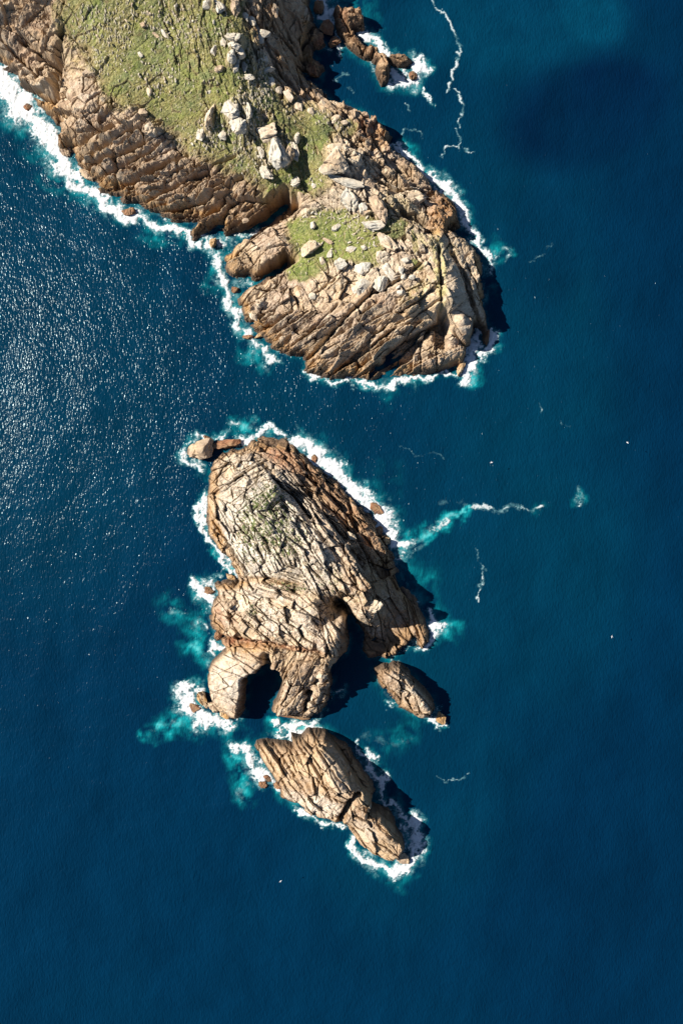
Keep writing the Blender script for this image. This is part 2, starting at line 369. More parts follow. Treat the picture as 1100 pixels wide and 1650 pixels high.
HZ = [(385, 85, .8, 75, 22, 9, 8, .3), (392, 190, .9, 80, 26, 9, 8, .3), (448, 235, .9, 78, 30, 13, 8, .3), (30, 60, 1, -62, 40, 22, 9, 0.3), (60, 130, 1, -20, 34, 20, 9, 0.2), (130, 140, 1, -50, 30, 16, 7, 0.3), (120, 220, 1, -30, 22, 14, 7, .4), (190, 230, 1, -28, 30, 15, 8, .5), (180, 290, 1, -12, 28, 15, 7, .5), (250, 260, 1, -30, 36, 11, 7, .6), (260, 320, 1, -14, 34, 9, 6, .6),
      (330, 290, 1, -38, 26, 9, 6.5, .5), (350, 345, 1, -45, 24, 10, 7, .5), (400, 310, 1, -52, 28, 9, 5, .4), (310, 240, 1, -38, 20, 10, 5, .3),
      (425, 405, 1, -32, 30, 13, 5, .3), (480, 375, 1, -25, 30, 10, 4, .3), (430, 480, 1, -38, 40, 16, 7, .5), (430, 530, 1, -38, 34, 9, 6, .6), (500, 470, 1, 55, 26, 16, 5, .2), (500, 530, 1, -36, 48, 8, 6, .6), (560, 470, 1, -38, 34, 22, 5, .3), (560, 560, 1, -38, 60, 13, 8, .6), (620, 500, 1.1, -36, 60, 16, 7, .6), (640, 560, 1.1, -38, 55, 12, 8, .7), (640, 440, 1, -20, 28, 20, 5, .3), (700, 580, 1, -25, 34, 17, 6, .4),
      (730, 470, 1.1, 66, 46, 30, 5, .1), (715, 410, .9, 62, 30, 20, 5, .2), (765, 450, .8, 72, 50, 14, 7, .2), (680, 385, 1, 60, 24, 9, 5, .2),
      (600, 400, 1, 70, 24, 16, 5, .3), (560, 300, 1, 20, 24, 14, 6, .3), (610, 290, 1, 40, 18, 12, 6, .3), (670, 280, 1, 42, 30, 10, 7, .5), (700, 345, .9, 40, 22, 7, 5, .3), (650, 340, 1, 45, 14, 8, 5, .3), (570, 210, 1, 60, 16, 9, 6, .3), (610, 220, .9, 55, 20, 12, 6, .3),
      (460, 60, 1.1, 56, 60, 12, 7, .4), (480, 120, 1, 58, 44, 9, 6, .5), (420, 40, .7, 75, 26, 9, 5, .3), (500, 60, .9, 65, 30, 18, 8, .2), (510, 165, .9, 38, 26, 8, 5, .4), (430, 150, .7, 75, 14, 7, 5, .3)]
HG = [([(474, 322), (455, 338), (430, 356), (402, 374)], 8, 66), ([(470, 415), (445, 433), (412, 452)], 7, 38),
      ([(96, 80), (92, 110), (88, 140), (84, 152)], 6, 22), ([(92, 118), (93, 160), (94, 205)], 2.2, 10), ([(40, 150), (62, 152), (86, 148)], 6, 26), ([(70, 120), (90, 128)], 8, 14),
      ([(128, 282), (150, 262), (190, 244), (232, 230)], 4, 20), ([(110, 236), (150, 214), (178, 196)], 4, 18), ([(185, 320), (186, 280), (182, 240)], 2.6, 14), ([(190, 300), (230, 280), (268, 262), (300, 250)], 4, 18), ([(225, 328), (270, 305), (330, 275)], 3.4, 15), ([(120, 262), (150, 240), (215, 205)], 3, 12), ([(150, 294), (186, 268), (250, 240)], 3, 12), ([(30, 60), (70, 90), (92, 100)], 4, 16), ([(0, 60), (50, 110), (60, 125)], 3.4, 14), ([(255, 345), (300, 330), (330, 322)], 3, 14),
      ([(280, 340), (330, 320), (360, 300), (390, 285)], 4, 12), ([(320, 352), (352, 330), (372, 300)], 5, 16), ([(355, 362), (362, 335), (380, 310)], 4, 14), ([(300, 300), (350, 262), (380, 250)], 3, 8),
      ([(652, 446), (600, 470), (560, 508), (520, 552), (494, 578)], 3.6, 16), ([(690, 415), (652, 446)], 3, 9), ([(545, 490), (505, 530), (460, 566)], 2.2, 8), ([(470, 500), (440, 520), (412, 534)], 3, 12), ([(560, 420), (540, 450), (505, 475)], 2, 6),
      ([(707, 395), (711, 440), (713, 490)], 3, 13), ([(716, 500), (714, 525), (712, 550)], 10, 60), ([(728, 402), (748, 440), (764, 490), (774, 520)], 2.6, 10), ([(640, 520), (680, 500), (712, 478)], 2.4, 9), ([(704, 540), (703, 600)], 1.6, 8), ([(678, 545), (678, 606)], 1.6, 7),
      ([(640, 330), (672, 348), (700, 372)], 5, 16), ([(620, 285), (648, 300), (668, 300)], 3, 10), ([(600, 262), (632, 276), (665, 292)], 2.4, 8), ([(646, 330), (660, 348)], 3, 10), ([(560, 268), (580, 300), (590, 320)], 3, 8), ([(535, 200), (560, 225), (600, 240)], 3, 8),
      ([(395, 0), (425, 60), (445, 110), (480, 150)], 2.6, 9), ([(440, 0), (465, 60), (492, 110)], 2.4, 8), ([(415, 0), (440, 40), (478, 92)], 1.8, 6), ([(490, 70), (493, 105)], 6, 26)]
HS = [([(722, 500), (690, 522), (652, 542), (612, 575)], 46, 20, -1), ([(700, 458), (668, 486), (636, 506)], 14, 9, -1), ([(640, 505), (600, 540), (560, 578)], 16, 14, -1), ([(760, 560), (745, 545), (735, 520)], 22, 10, -1),
      ([(20, 85), (60, 80), (92, 86)], 10, 9, 1), ([(28, 140), (60, 142), (82, 138)], 18, 8, 1), ([(415, 440), (450, 425), (470, 412)], 12, 8, 1), ([(350, 325), (395, 315), (440, 320), (466, 326)], 24, 14, 1), ([(600, 378), (632, 372)], 7, 6, 1),
      ([(640, 335), (670, 340), (690, 362)], 14, 10, 1), ([(610, 286), (640, 302), (672, 306)], 14, 8, 1), ([(732, 400), (752, 440), (768, 492)], 14, 8, 1)]
HB = [(60, 128, 26, 16, -10, 16), (380, 84, 10, 26, 20, 12), (453, 240, 20, 26, 10, 10), (386, 184, 16, 26, -5, 8), (338, 194, 7, 20, 10, 6), (553, 262, 26, 20, 10, 12), (715, 340, 18, 20, 30, 10), (440, 405, 34, 22, -30, 8)]
G1 = [(160, -230), (110, -40), (92, 20), (100, 58), (138, 92), (158, 126), (168, 160), (190, 176), (226, 176), (246, 196), (266, 205), (290, 226), (300, 246), (330, 250), (352, 268), (385, 280), (415, 296), (424, 322), (444, 334), (462, 336), (474, 322), (500, 318), (528, 298), (536, 270), (520, 252), (530, 228), (556, 212), (548, 196), (508, 168), (480, 166), (452, 150), (436, 120), (416, 80), (404, 50), (392, 20), (370, -60), (330, -230)]
G2 = [(468, 360), (490, 350), (520, 346), (545, 338), (566, 346), (600, 352), (648, 362), (644, 378), (622, 384), (600, 392), (612, 405), (604, 424), (590, 426), (566, 414), (548, 410), (524, 420), (510, 438), (492, 446), (470, 444), (464, 428), (478, 404), (472, 384)]

def grassness(u, v):
    wu = u + 14 * fbm(u, v, 24, 301, 4, 0.6); wv = v + 14 * fbm(u, v, 24, 302, 4, 0.6)
    m1 = poly_dist(wu, wv, G1); m2 = poly_dist(u + 6 * fbm(u, v, 12, 303, 3), v + 6 * fbm(u, v, 12, 304, 3), G2)
    g = np.maximum(sstep(-22, 26, m1), sstep(-18, 6, m2 + 9 * fbm(u, v, 20, 306, 4, .6)) )
    g = np.maximum(g, blobs(u, v, [(672, 425, 12, 7, 40, .75), (610, 365, 20, 10, 20, .6), (668, 390, 5, 22, -10, .62), (520, 430, 8, 8, 0, .6), (560, 205, 18, 12, 20, .6)]))
    return np.clip(g - 0.45 * blobs(wu, wv, [(384, 86, 14, 32, 8, 1), (384, 186, 22, 32, -8, 1), (449, 234, 22, 34, -12, 1), (428, 186, 14, 12, 0, 1), (412, 110, 9, 44, -14, 1), (338, 194, 9, 24, 12, .9), (404, 200, 7, 40, -6, 1), (424, 262, 12, 26, -10, 1), (352, 12, 12, 16, 0, .8), (300, 8, 18, 12, 0, .7), (470, 180, 26, 12, 30, .6), (575, 325, 30, 16, 30, 1), (120, 70, 26, 40, 20, .5)]) - 1.2 * blobs(u, v, [(452, 338, 44, 15, -26, 1), (424, 356, 26, 12, -28, 1)]), 0, 1)
T = build_height(HEAD, HC, HW, HZ, HG, HS, HB, 11, 1.0, 14, 3.2, flat=lambda u, v: np.maximum(1 - 0.8 * sstep(0.35, 0.75, grassness(u, v)), sstep(34, 16, line_dist(u, v, [(482, 316), (455, 336), (430, 354), (402, 372)])[0])))
T.name = 'head'
g = grassness(T.u, T.v)
gn = fbm(T.u, T.v, 9, 401, 4, 0.65); ups = blobs(T.u, T.v, [(90, 60, 80, 90, 0, 1)])
# stony patches standing through the turf
st = blobs(T.u, T.v, [(255, 20, 60, 30, 0, .35), (290, 50, 50, 24, 0, .45), (250, 125, 40, 26, -30, .4), (400, 190, 30, 60, 10, .75), (420, 130, 26, 60, 10, .7), (360, 60, 30, 40, 0, .3), (160, 60, 50, 60, 30, .55), (345, 215, 30, 20, 0, .6), (530, 190, 40, 14, 30, .6), (470, 175, 20, 18, 0, .5), (560, 350, 40, 14, 20, .5), (505, 340, 30, 10, -20, .45), (415, 265, 30, 26, 0, .5)])
sx = (T.u * 0.97 - T.v * 0.24) / 3.2; sy = (T.u * 0.24 + T.v * 0.97) / 8.5
f1, f2, r1, r2, r3, du, dv = bricks(sx, sy, 505, 0.9)
spk = (r1 < 0.07 + 0.75 * st + 0.25 * np.clip(gn, 0, 1)) * sstep(0.42, 0.2, f1) * sstep(0.25, 0.6, r2 + st)
stone = spk * (g > 0.3)
slope0 = relief(T)[1]
isg = (g - 0.8 * sstep(.9, 1.6, slope0) + 0.5 * gn + 0.28 * fbm(T.u, T.v, 4, 409, 2) - 0.9 * stone * (st > 0.3)) > 0.5
tuft = 0.7 * fbm(T.u, T.v, 4, 402, 3, 0.7) + 1.3 * gn
T.z = T.z + np.where(g > 0.3, tuft * np.clip(g * 1.5, 0, 1), 0) + stone * 1.6
T.Z[T.idx] = T.z
C = rock_colour(T, 0.05)
C = mixc(C, 'brown', blobs(T.u, T.v, [(465, 80, 50, 90, -25, .75), (300, 330, 150, 40, 8, .6), (350, 300, 90, 40, 0, .4), (180, 250, 100, 50, 30, .35), (60, 50, 60, 60, 0, .45), (500, 60, 30, 60, 0, .7), (560, 190, 50, 14, 30, .5), (620, 560, 90, 40, -20, .25), (680, 285, 50, 26, 42, .5)]) * (0.75 + 0.5 * gn))
C = mixc(C, 'pale', blobs(T.u, T.v, [(385, 85, 18, 38, 8, .9), (388, 188, 28, 38, -8, .9), (449, 234, 28, 38, -12, .9), (425, 262, 14, 28, 0, .8), (560, 270, 36, 30, 20, .6), (540, 330, 60, 22, -15, .6), (600, 430, 60, 30, 10, .45), (560, 420, 50, 20, -20, .4), (730, 440, 26, 80, -18, .45), (680, 400, 60, 30, 30, .35), (400, 200, 26, 60, 10, .7), (415, 110, 26, 50, 10, .65), (460, 240, 30, 40, 0, .6), (660, 320, 30, 24, 30, .4), (620, 370, 40, 16, 0, .4)]) * (0.85 + 0.9 * gn))
C = mixc(C, 'rust', blobs(T.u, T.v, [(600, 210, 30, 20, 30, .55), (715, 345, 24, 32, 20, .5), (420, 60, 10, 30, 0, .3)]) * (0.9 + 1.2 * gn))
C = mixc(C, 'lichen', blobs(T.u, T.v, [(708, 430, 10, 60, -6, .7), (700, 390, 40, 12, 20, .45), (150, 60, 50, 60, 30, .35), (650, 340, 40, 20, 40, .3), (670, 470, 30, 12, -40, .4)]) * sstep(-0.2, 0.5, gn + 0.2))
C = shore_colour(C, T)
C = mixc(C, 'ochre', blobs(T.u, T.v, [(72, 170, 18, 20, 0, .8), (110, 235, 14, 22, 0, .4), (170, 305, 26, 22, 0, .6), (250, 340, 40, 14, 10, .5), (335, 365, 36, 10, -20, .7), (372, 415, 10, 20, -20, .7), (396, 500, 10, 34, -35, .7), (440, 540, 16, 30, -45, .3), (510, 585, 22, 12, 0, .4), (715, 350, 22, 30, 20, .6), (612, 225, 16, 22, 30, .5)]) * (0.8 + 0.8 * gn))
# turf colour
n5 = fbm(T.u, T.v, 70, 601, 3); n6 = fbm(T.u, T.v, 6, 602, 3, .7); n7 = fbm(T.u, T.v, 22, 603, 3)
Cg = np.tile(np.array(ALB['green'], F), (len(T.u), 1))
Cg = mixc(Cg, 'olive', 0.6 + 1.2 * n5 + 1.0 * n7); Cg = mixc(Cg, 'bright', sstep(0.0, .5, n7 - n5 * .5) * .55 + blobs(T.u, T.v, [(470, 312, 60, 22, -10, .7), (540, 380, 80, 40, 10, .5), (485, 430, 22, 16, 0, .95), (110, 130, 50, 40, 0, 0)]))
Cg = mixc(Cg, 'scrub', sstep(0.15, 0.6, -n6 * .7 + fbm(T.u, T.v, 30, 604, 3)) * .5 + blobs(T.u, T.v, [(440, 155, 26, 30, 30, .5), (540, 210, 20, 12, 0, .6), (400, 75, 14, 26, 0, .7), (460, 205, 18, 16, 0, .5), (500, 240, 8, 50, 20, .1), (640, 378, 14, 8, -20, .6)]))
n8 = fbm(T.u, T.v, 3.5, 605, 2, .7); n9 = fbm(T.u * .9 + T.v * .3, T.v * .5, 2.6, 606, 2)
Cg = mixc(Cg, 'dry', sstep(.02, .5, n8 + .35 * n5) * .75); Cg = mixc(Cg, 'scrub', sstep(.15, .5, n9 - .2 * n7 + .3 * fbm(T.u, T.v, 40, 612, 3)) * .65); Cg = mixc(Cg, 'pale', sstep(.36, .55, n9 * .6 + n8 * .6 + .4 * st) * .6)
Cg = mixc(Cg, 'soil', sstep(.85, .45, g + .35 * gn) * .55); Cg = mixc(Cg, 'bright', sstep(.1, .45, fbm(T.u, T.v, 34, 611, 4, .6)) * .6); Cg = mixc(Cg, 'soil', sstep(.18, .5, fbm(T.u, T.v, 18, 608, 4, .65)) * .6); Cg = mixc(Cg, 'pale', stone * 0.85)
Cs = mixc(C, 'grey', stone * (g > .3) * .6)
Cs = mixc(Cs, 'olive', sstep(.12, .5, g + .3 * gn) * .6 * (1 - stone))
C = np.where(isg[:, None], Cg, Cs)
V, Cc, Qh = finish(T, C)
gf = full(T, isg.astype(F))[Qh].mean(1) > 0.5
tag(sub_mesh('headland', V, Cc, Qh[~gf], M_ROCK), kind='structure')
tag(sub_mesh('grass', V, Cc, Qh[gf], M_GRASS), 'olive green turf covering the top of the headland', 'grass', kind='stuff')
TH = T

# ------------------------------------------------------------------ THE ISLET
ISL = [(396, 716), (408, 708), (420, 702), (442, 704), (462, 701), (474, 712), (484, 728), (500, 745), (520, 758), (535, 770), (556, 790), (576, 804), (588, 822), (604, 842), (622, 862), (628, 880), (640, 912), (652, 934), (664, 955), (674, 972), (683, 992), (687, 1012), (691, 1034), (682, 1046), (672, 1040), (668, 1026), (655, 1040), (640, 1052), (628, 1060), (612, 1058), (592, 1060), (585, 1045), (581, 1022), (576, 1004), (566, 990), (560, 994), (562, 1014), (563, 1036), (557, 1050), (540, 1060), (532, 1076), (534, 1096), (532, 1112), (530, 1130), (520, 1146), (500, 1158), (476, 1152), (450, 1148), (438, 1142), (446, 1120), (450, 1109), (454, 1090), (449, 1072), (438, 1074), (428, 1067), (418, 1079), (408, 1078), (398, 1092), (399, 1110), (394, 1132), (396, 1143), (386, 1156), (372, 1152), (352, 1142), (342, 1128), (338, 1104), (336, 1080), (342, 1064), (364, 1042), (350, 1022), (338, 1006), (338, 986), (344, 970), (352, 958), (346, 940), (366, 934), (384, 934), (370, 904), (352, 886), (338, 864), (333, 836), (334, 800), (336, 766), (346, 742), (364, 728)]
SPUR = [(602, 1074), (614, 1067), (628, 1066), (642, 1068), (656, 1077), (669, 1094), (684, 1106), (696, 1124), (700, 1140), (695, 1151), (676, 1156), (660, 1150), (642, 1140), (626, 1126), (616, 1112), (606, 1100), (603, 1086)]
IC = [(350, 770, 26), (385, 745, 34), (420, 715, 14), (455, 715, 12), (450, 745, 32), (400, 790, 58), (445, 775, 64), (435, 840, 74), (465, 800, 50), (500, 850, 76), (440, 900, 68), (395, 885, 46), (365, 860, 30), (352, 810, 30), (530, 900, 84), (560, 925, 84), (500, 790, 30), (540, 830, 38), (580, 880, 44), (610, 930, 24), (650, 1000, 14), (660, 960, 12), (592, 985, 76), (602, 1005, 40), (580, 950, 84), (600, 940, 72), (616, 985, 44), (632, 965, 24), (625, 1035, 12), (545, 985, 30), (560, 1010, 6), (578, 1010, 8), (590, 1030, 6), (562, 1045, 6), (605, 1050, 6), (580, 1075, 4), (552, 1030, 50),
      (420, 938, 46), (480, 945, 60), (530, 955, 74), (370, 965, 34), (400, 985, 56), (450, 990, 72), (500, 990, 80), (535, 1020, 80), (550, 1000, 82), (550, 1022, 80), (549, 1042, 66), (535, 1062, 62), (525, 1085, 56),  (360, 1005, 26), (350, 1030, 14), (400, 1038, 34), (460, 1045, 54), (515, 1052, 60), (545, 1050, 50), (365, 1070, 42), (375, 1095, 50), (372, 1130, 36), (405, 1060, 54), (440, 1050, 56), (480, 1070, 60), (505, 1090, 56), (490, 1130, 36), (470, 1110, 44), (520, 1120, 34), (560, 1090, 8), (590, 1060, 8), (600, 1110, 8), (575, 1030, 10), (625, 1085, 38), (650, 1095, 46), (675, 1115, 44), (690, 1140, 26), (640, 1125, 16), (612, 1120, 8)]
IW = [(562, 1010, 4), (562, 1040, 4), (552, 1080, 5), (584, 1030, 8), (350, 750, 16), (340, 850, 12), (380, 920, 12), (345, 990, 12), (340, 1080, 9), (385, 1145, 10), (430, 1080, 7), (450, 1130, 8), (500, 1150, 12), (520, 740, 16), (600, 840, 18), (670, 980, 14), (650, 1040, 12), (690, 1110, 14), (640, 1140, 12), (530, 1110, 8), (420, 705, 14)]
IZ = [(365, 770, 1, -38, 24, 17, 6, .3), (345, 830, .8, 62, 22, 9, 4, .2), (400, 740, 1, -30, 20, 14, 5, .3), (440, 725, .9, 20, 22, 10, 4, .3), (430, 790, 1, -40, 22, 12, 5, .4), (430, 850, 1, 52, 16, 8, 4.5, .3), (420, 910, 1, 62, 30, 9, 5, .3), (480, 740, .9, 45, 24, 8, 6, .4), (470, 790, 1, 42, 34, 8, 7, .5), (540, 820, 1.1, 52, 32, 9, 7, .5), (490, 870, 1, 55, 34, 10, 6, .4), (530, 920, 1, 58, 36, 11, 6, .4), (600, 900, 1, 60, 30, 14, 7, .3), (640, 970, 1.1, 62, 60, 15, 5, .2), (600, 990, .8, 70, 22, 14, 7, .3),
      (450, 945, .9, 18, 34, 7, 4, .4), (370, 980, .8, 50, 24, 15, 5, .3), (420, 1000, .9, 40, 22, 12, 5, .4), (480, 1000, 1, 40, 26, 14, 6, .4), (535, 1020, .8, 65, 24, 12, 6, .2), (370, 1090, 1, 20, 44, 24, 3.5, .2), (400, 1060, .7, 30, 30, 12, 4, .2), (480, 1090, .9, -62, 28, 13, 6, .3), (510, 1110, .8, -30, 18, 14, 7, .3), (640, 1095, .9, 50, 26, 14, 8, .2), (680, 1120, .8, 55, 26, 16, 7, .2), (575, 1080, 1, 20, 26, 12, 2.5, .2)]
IG = [([(544, 974), (556, 982), (566, 1000)], 9, 60), ([(552, 960), (575, 966)], 6, 22), ([(350, 1028), (400, 1036), (450, 1043), (515, 1052)], 4.5, 11), ([(385, 936), (430, 932), (490, 950), (540, 966)], 5, 7), ([(378, 774), (396, 760)], 2, 8), ([(335, 800), (370, 780), (410, 752), (430, 742)], 1.8, 5), ([(336, 830), (350, 850), (378, 890), (400, 925)], 2.2, 6),
      ([(438, 765), (455, 790), (480, 812), (505, 850), (540, 890), (560, 910)], 4.5, 9), ([(460, 790), (500, 800), (540, 850), (580, 905)], 3, 8), ([(492, 750), (520, 800), (566, 850), (610, 930)], 2.5, 7), ([(560, 800), (572, 850), (600, 880), (640, 950)], 2.5, 7), ([(510, 1098), (496, 1120), (490, 1145)], 5, 18), ([(462, 1092), (448, 1140)], 3, 8), ([(616, 870), (640, 920), (664, 990), (676, 1030)], 2.5, 7),
      ([(405, 985), (450, 1000)], 2, 5), ([(362, 956), (372, 1000), (390, 1030)], 2.2, 6), ([(640, 1085), (664, 1100), (680, 1110)], 1.6, 5), ([(520, 1010), (528, 1050)], 2.4, 8), ([(428, 1062), (432, 1090)], 8, 30)]
IS = [([(432, 764), (450, 785), (470, 800), (500, 840)], 32, 11, -1), ([(556, 880), (592, 930), (612, 990)], 30, 18, -1), ([(530, 830), (570, 880)], 10, 9, -1), ([(530, 1000), (552, 1030), (545, 1055)], 18, 10, -1), ([(605, 1080), (620, 1104), (645, 1126), (670, 1146)], 12, 8, 1)]
IB = [(592, 985, 14, 18, 20, 12), (538, 1025, 16, 20, -10, 8)]
IC = [(x_, y_, h_ * 1.15 if h_ > 12 else h_ * .5) for x_, y_, h_ in IC]
T = build_height([ISL, SPUR], IC, IW, IZ, IG, IS, IB, 41, 0.8, 14, 3.2)
u, v = T.u, T.v
C = rock_colour(T, 0.12, 71)
gn = fbm(u, v, 9, 801, 4, 0.65); gl = fbm(u, v, 30, 805, 3)
C = mixc(C, 'grey', .35 * blobs(u, v, [(420, 850, 80, 100, 20, 1), (490, 900, 60, 50, 0, .8)]))
C = mixc(C, 'white', blobs(u, v, [(420, 850, 70, 95, 20, .7), (390, 770, 40, 40, 0, .45), (480, 880, 50, 50, 30, .4), (450, 990, 80, 34, 20, .5), (370, 1100, 34, 44, 0, .45), (500, 900, 60, 40, 50, .5), (660, 1110, 40, 20, 45, .25)]) * sstep(-0.5, 0.35, gn + gl * .8))
C = mixc(C, 'rust', blobs(u, v, [(470, 735, 62, 26, 30, .8), (540, 790, 95, 22, 50, .7), (380, 1035, 50, 8, 8, .9), (460, 1043, 60, 5, 9, .8), (600, 880, 70, 16, 58, .5), (350, 1000, 12, 26, 0, .5)]) * (0.8 + gn))
C = mixc(C, 'brown', blobs(u, v, [(640, 980, 45, 90, -28, .8), (600, 890, 90, 30, 58, .65), (520, 790, 90, 24, 48, .6), (640, 1120, 50, 16, 40, .5), (580, 1090, 60, 30, 20, .6)]) * (0.85 + gn))
C = mixc(C, 'dark', blobs(u, v, [(556, 1055, 12, 50, 0, .7), (578, 1070, 26, 50, 0, .8), (630, 1050, 30, 12, 20, .4)]))  # shade of the gulf wall and shelf deepened in the rock colour
C = mixc(C, 'ochre', blobs(u, v, [(350, 860, 10, 60, -20, .8), (370, 900, 10, 50, -30, .6), (345, 790, 8, 34, 0, .5), (370, 942, 30, 8, 0, .8), (430, 936, 60, 6, 5, .5), (400, 1045, 46, 8, 0, .5), (410, 720, 40, 10, -10, .4)]) * (0.9 + gn))
C = shore_colour(C, T, 19, 12)
f4 = fbm(u, v, 3.2, 861, 3, .7); sm = blobs(u, v, [(425, 850, 70, 90, 20, 1), (490, 900, 60, 50, 40, .8), (450, 985, 70, 30, 15, .5)])
C = mixc(C, 'brown', sm * sstep(.12, .45, f4 + .3 * gn) * .7); C = mixc(C, 'white', sm * sstep(.1, .4, -f4 + .2 * gl) * .5); C = mixc(C, 'lichen', sm * sstep(.2, .5, fbm(u, v, 6, 862, 3)) * .35)
vegm = blobs(u, v, [(425, 835, 40, 60, 25, 1.05), (455, 870, 36, 38, 20, .85), (410, 890, 26, 20, 0, .6), (470, 946, 34, 8, 8, .85), (530, 930, 26, 22, 0, .5), (405, 985, 9, 10, 0, .8), (540, 958, 26, 14, 0, .5), (580, 960, 12, 24, 0, .4)])
fu = (u * .57 + v * .82) / 9; fv = (-u * .82 + v * .57) / 3.4
vg = vegm + 0.9 * perlin(fu, fv, 811) + 0.7 * perlin(fu * 2.3, fv * 2.3, 812) > 0.92
vg &= (T.slope < 2.2) & (v < 1030)
T.z = T.z + vg * 1.4 * (0.6 + fbm(u, v, 3, 820, 2)); T.Z[T.idx] = T.z
Cv = mixc(np.tile(np.array(ALB['green'], F), (len(u), 1)), 'scrub', 0.35 + gn)
C = np.where(vg[:, None], Cv, C)
V, Cc, Qi = finish(T, C)
pu = CX + (T.X[T.idx] - CX) / 0.96; pv = CY + (T.Y[T.idx] - CY) / 0.96
part = np.zeros(len(T.u), int)
def above(pts): a_ = np.array(sorted(pts)); return pv > np.interp(pu, a_[:, 0], a_[:, 1])
part[above([(300, 940), (385, 934), (430, 930), (480, 946), (530, 962), (545, 972), (556, 985), (572, 1010), (582, 1050), (590, 1075), (720, 1062)])] = 1
part[(part == 1) & above([(300, 1040), (350, 1030), (400, 1037), (450, 1044), (520, 1053), (560, 1062), (600, 1068), (720, 1062)])] = 2
ed = np.array([(690, 420), (765, 436), (800, 470), (860, 520), (905, 560), (950, 574), (1075, 574)]); part[(part == 0) & (pu > np.interp(pv, ed[:, 0], ed[:, 1]))] = 3
part[(pv > 1060) & (pu > 580)] = 5
part[(part == 2) & (pu < 428)] = 6
pf = full(T, part)[Qi]; pf = np.round(pf.max(axis=1)).astype(int)
vf = full(T, vg.astype(F))[Qi].mean(1) > 0.5
root = bpy.data.objects.new('rocky_islet', None); col.objects.link(root); root.location = (0, 0, 0)
tag(root, 'largest tan granite islet, whitened on top, in the middle of the channel', 'islet')
for k, (nm, lb) in {0: ('summit_slope', 'guano-whitened western slope with green tufts'), 3: ('sea_cliff', 'rust brown cracked flank facing the surf'), 1: ('rock_block', 'pale wrinkled block between two gullies'), 6: ('rock_dome', 'smooth pale rounded dome beside the dark cove'), 2: ('rock_lobe', 'blocky lobe east of the dark cove'), }.items():
    q = Qi[(pf == k) & ~vf]
    if len(q): tag(sub_mesh(nm, V, Cc, q, M_ROCK, root), lb)
tag(sub_mesh('rock_spur', V, Cc, Qi[(pf == 5)], M_ROCK), 'brown whale-shaped rock in open water at the right foot of the big islet', 'rock')
o = sub_mesh('vegetation', V, Cc, Qi[vf], M_GRASS, root); o['kind'] = 'stuff'
TI = T

# ------------------------------------------------------------------ THE SEA STACK
STK = [(410, 1200), (414, 1192), (432, 1188), (452, 1192), (472, 1193), (468, 1176), (484, 1180), (500, 1171), (524, 1172), (546, 1188), (560, 1198), (572, 1212), (582, 1234), (600, 1256), (608, 1276), (597, 1290), (612, 1294), (628, 1302), (636, 1316), (640, 1328), (650, 1344), (652, 1358), (646, 1372), (634, 1382), (618, 1382), (598, 1370), (580, 1358), (566, 1340), (554, 1324), (536, 1321), (508, 1311), (490, 1302), (466, 1292), (452, 1286), (448, 1264), (432, 1240), (420, 1220)]
SC = [(430, 1202, 26), (460, 1240, 40), (480, 1210, 46), (510, 1190, 44), (520, 1230, 62), (545, 1260, 72), (570, 1285, 74), (500, 1270, 50), (480, 1285, 28), (540, 1305, 50), (555, 1210, 26), (585, 1245, 24), (600, 1275, 22), (592, 1290, 60), (600, 1320, 66), (625, 1345, 62), (600, 1355, 44), (640, 1360, 42), (630, 1315, 40), (575, 1335, 34), (440, 1250, 18)]
SZ = [(450, 1220, .9, 58, 70, 15, 5, .3), (490, 1200, .8, 56, 40, 16, 5, .3), (530, 1240, 1, 57, 70, 18, 5, .3), (500, 1280, .9, 50, 40, 15, 5, .3), (530, 1300, .8, 30, 26, 14, 5, .3), (590, 1240, .8, 60, 50, 14, 5, .2), (600, 1310, .8, 50, 30, 14, 6, .3), (620, 1350, .9, 42, 50, 16, 4, .3), (590, 1350, .8, 45, 44, 12, 4, .3)]
SG = [([(500, 1176), (514, 1212), (542, 1252), (572, 1284)], 2, 6), ([(478, 1196), (508, 1240), (536, 1292)], 2.2, 7), ([(440, 1200), (470, 1246), (505, 1292)], 2.4, 6), ([(556, 1215), (528, 1238), (514, 1262), (510, 1292)], 1.8, 5), ([(578, 1282), (562, 1300), (548, 1326)], 5, 34), ([(600, 1300), (608, 1330), (630, 1352)], 2, 6), ([(420, 1202), (450, 1250), (470, 1286)], 1.8, 5), ([(466, 1220), (490, 1218)], 2, 5), ([(596, 1296), (640, 1340)], 2, 6)]
SS = [([(522, 1178), (548, 1216), (572, 1254), (590, 1284)], 24, 12, -1), ([(600, 1296), (632, 1326), (646, 1350)], 18, 8, -1)]
T = build_height(STK, SC, [(0, 0, 12)], SZ, SG, SS, [], 83, 0.7, 12, 2.2)
C = rock_colour(T, -0.1, 91); gn = fbm(T.u, T.v, 9, 901, 4, .65)
C = mixc(C, 'ochre', 0.22 + 0.4 * gn)
C = mixc(C, 'brown', blobs(T.u, T.v, [(590, 1250, 20, 60, -30, .8), (470, 1200, 40, 8, 10, .6)]))
C = mixc(C, 'white', blobs(T.u, T.v, [(520, 1300, 30, 16, 20, .6), (480, 1290, 30, 10, 30, .5), (590, 1340, 24, 12, 40, .35), (540, 1250, 40, 14, 57, .25)]) * (.8 + gn))
C = shore_colour(C, T, 29, 10)
V, Cc, Qi = finish(T, C)
lo, sgn = line_dist(T.u, T.v, [(640, 1270), (578, 1284), (562, 1300), (540, 1340)])
pt = full(T, (sgn < 0).astype(F))[Qi].mean(1) > 0.5
root = bpy.data.objects.new('sea_stack', None); col.objects.link(root); root.location = ((530 - CX) * S, -(1270 - CY) * S, 0)
tag(root, 'long brown sea stack with deep parallel cracks, isolated below the big islet', 'sea stack')
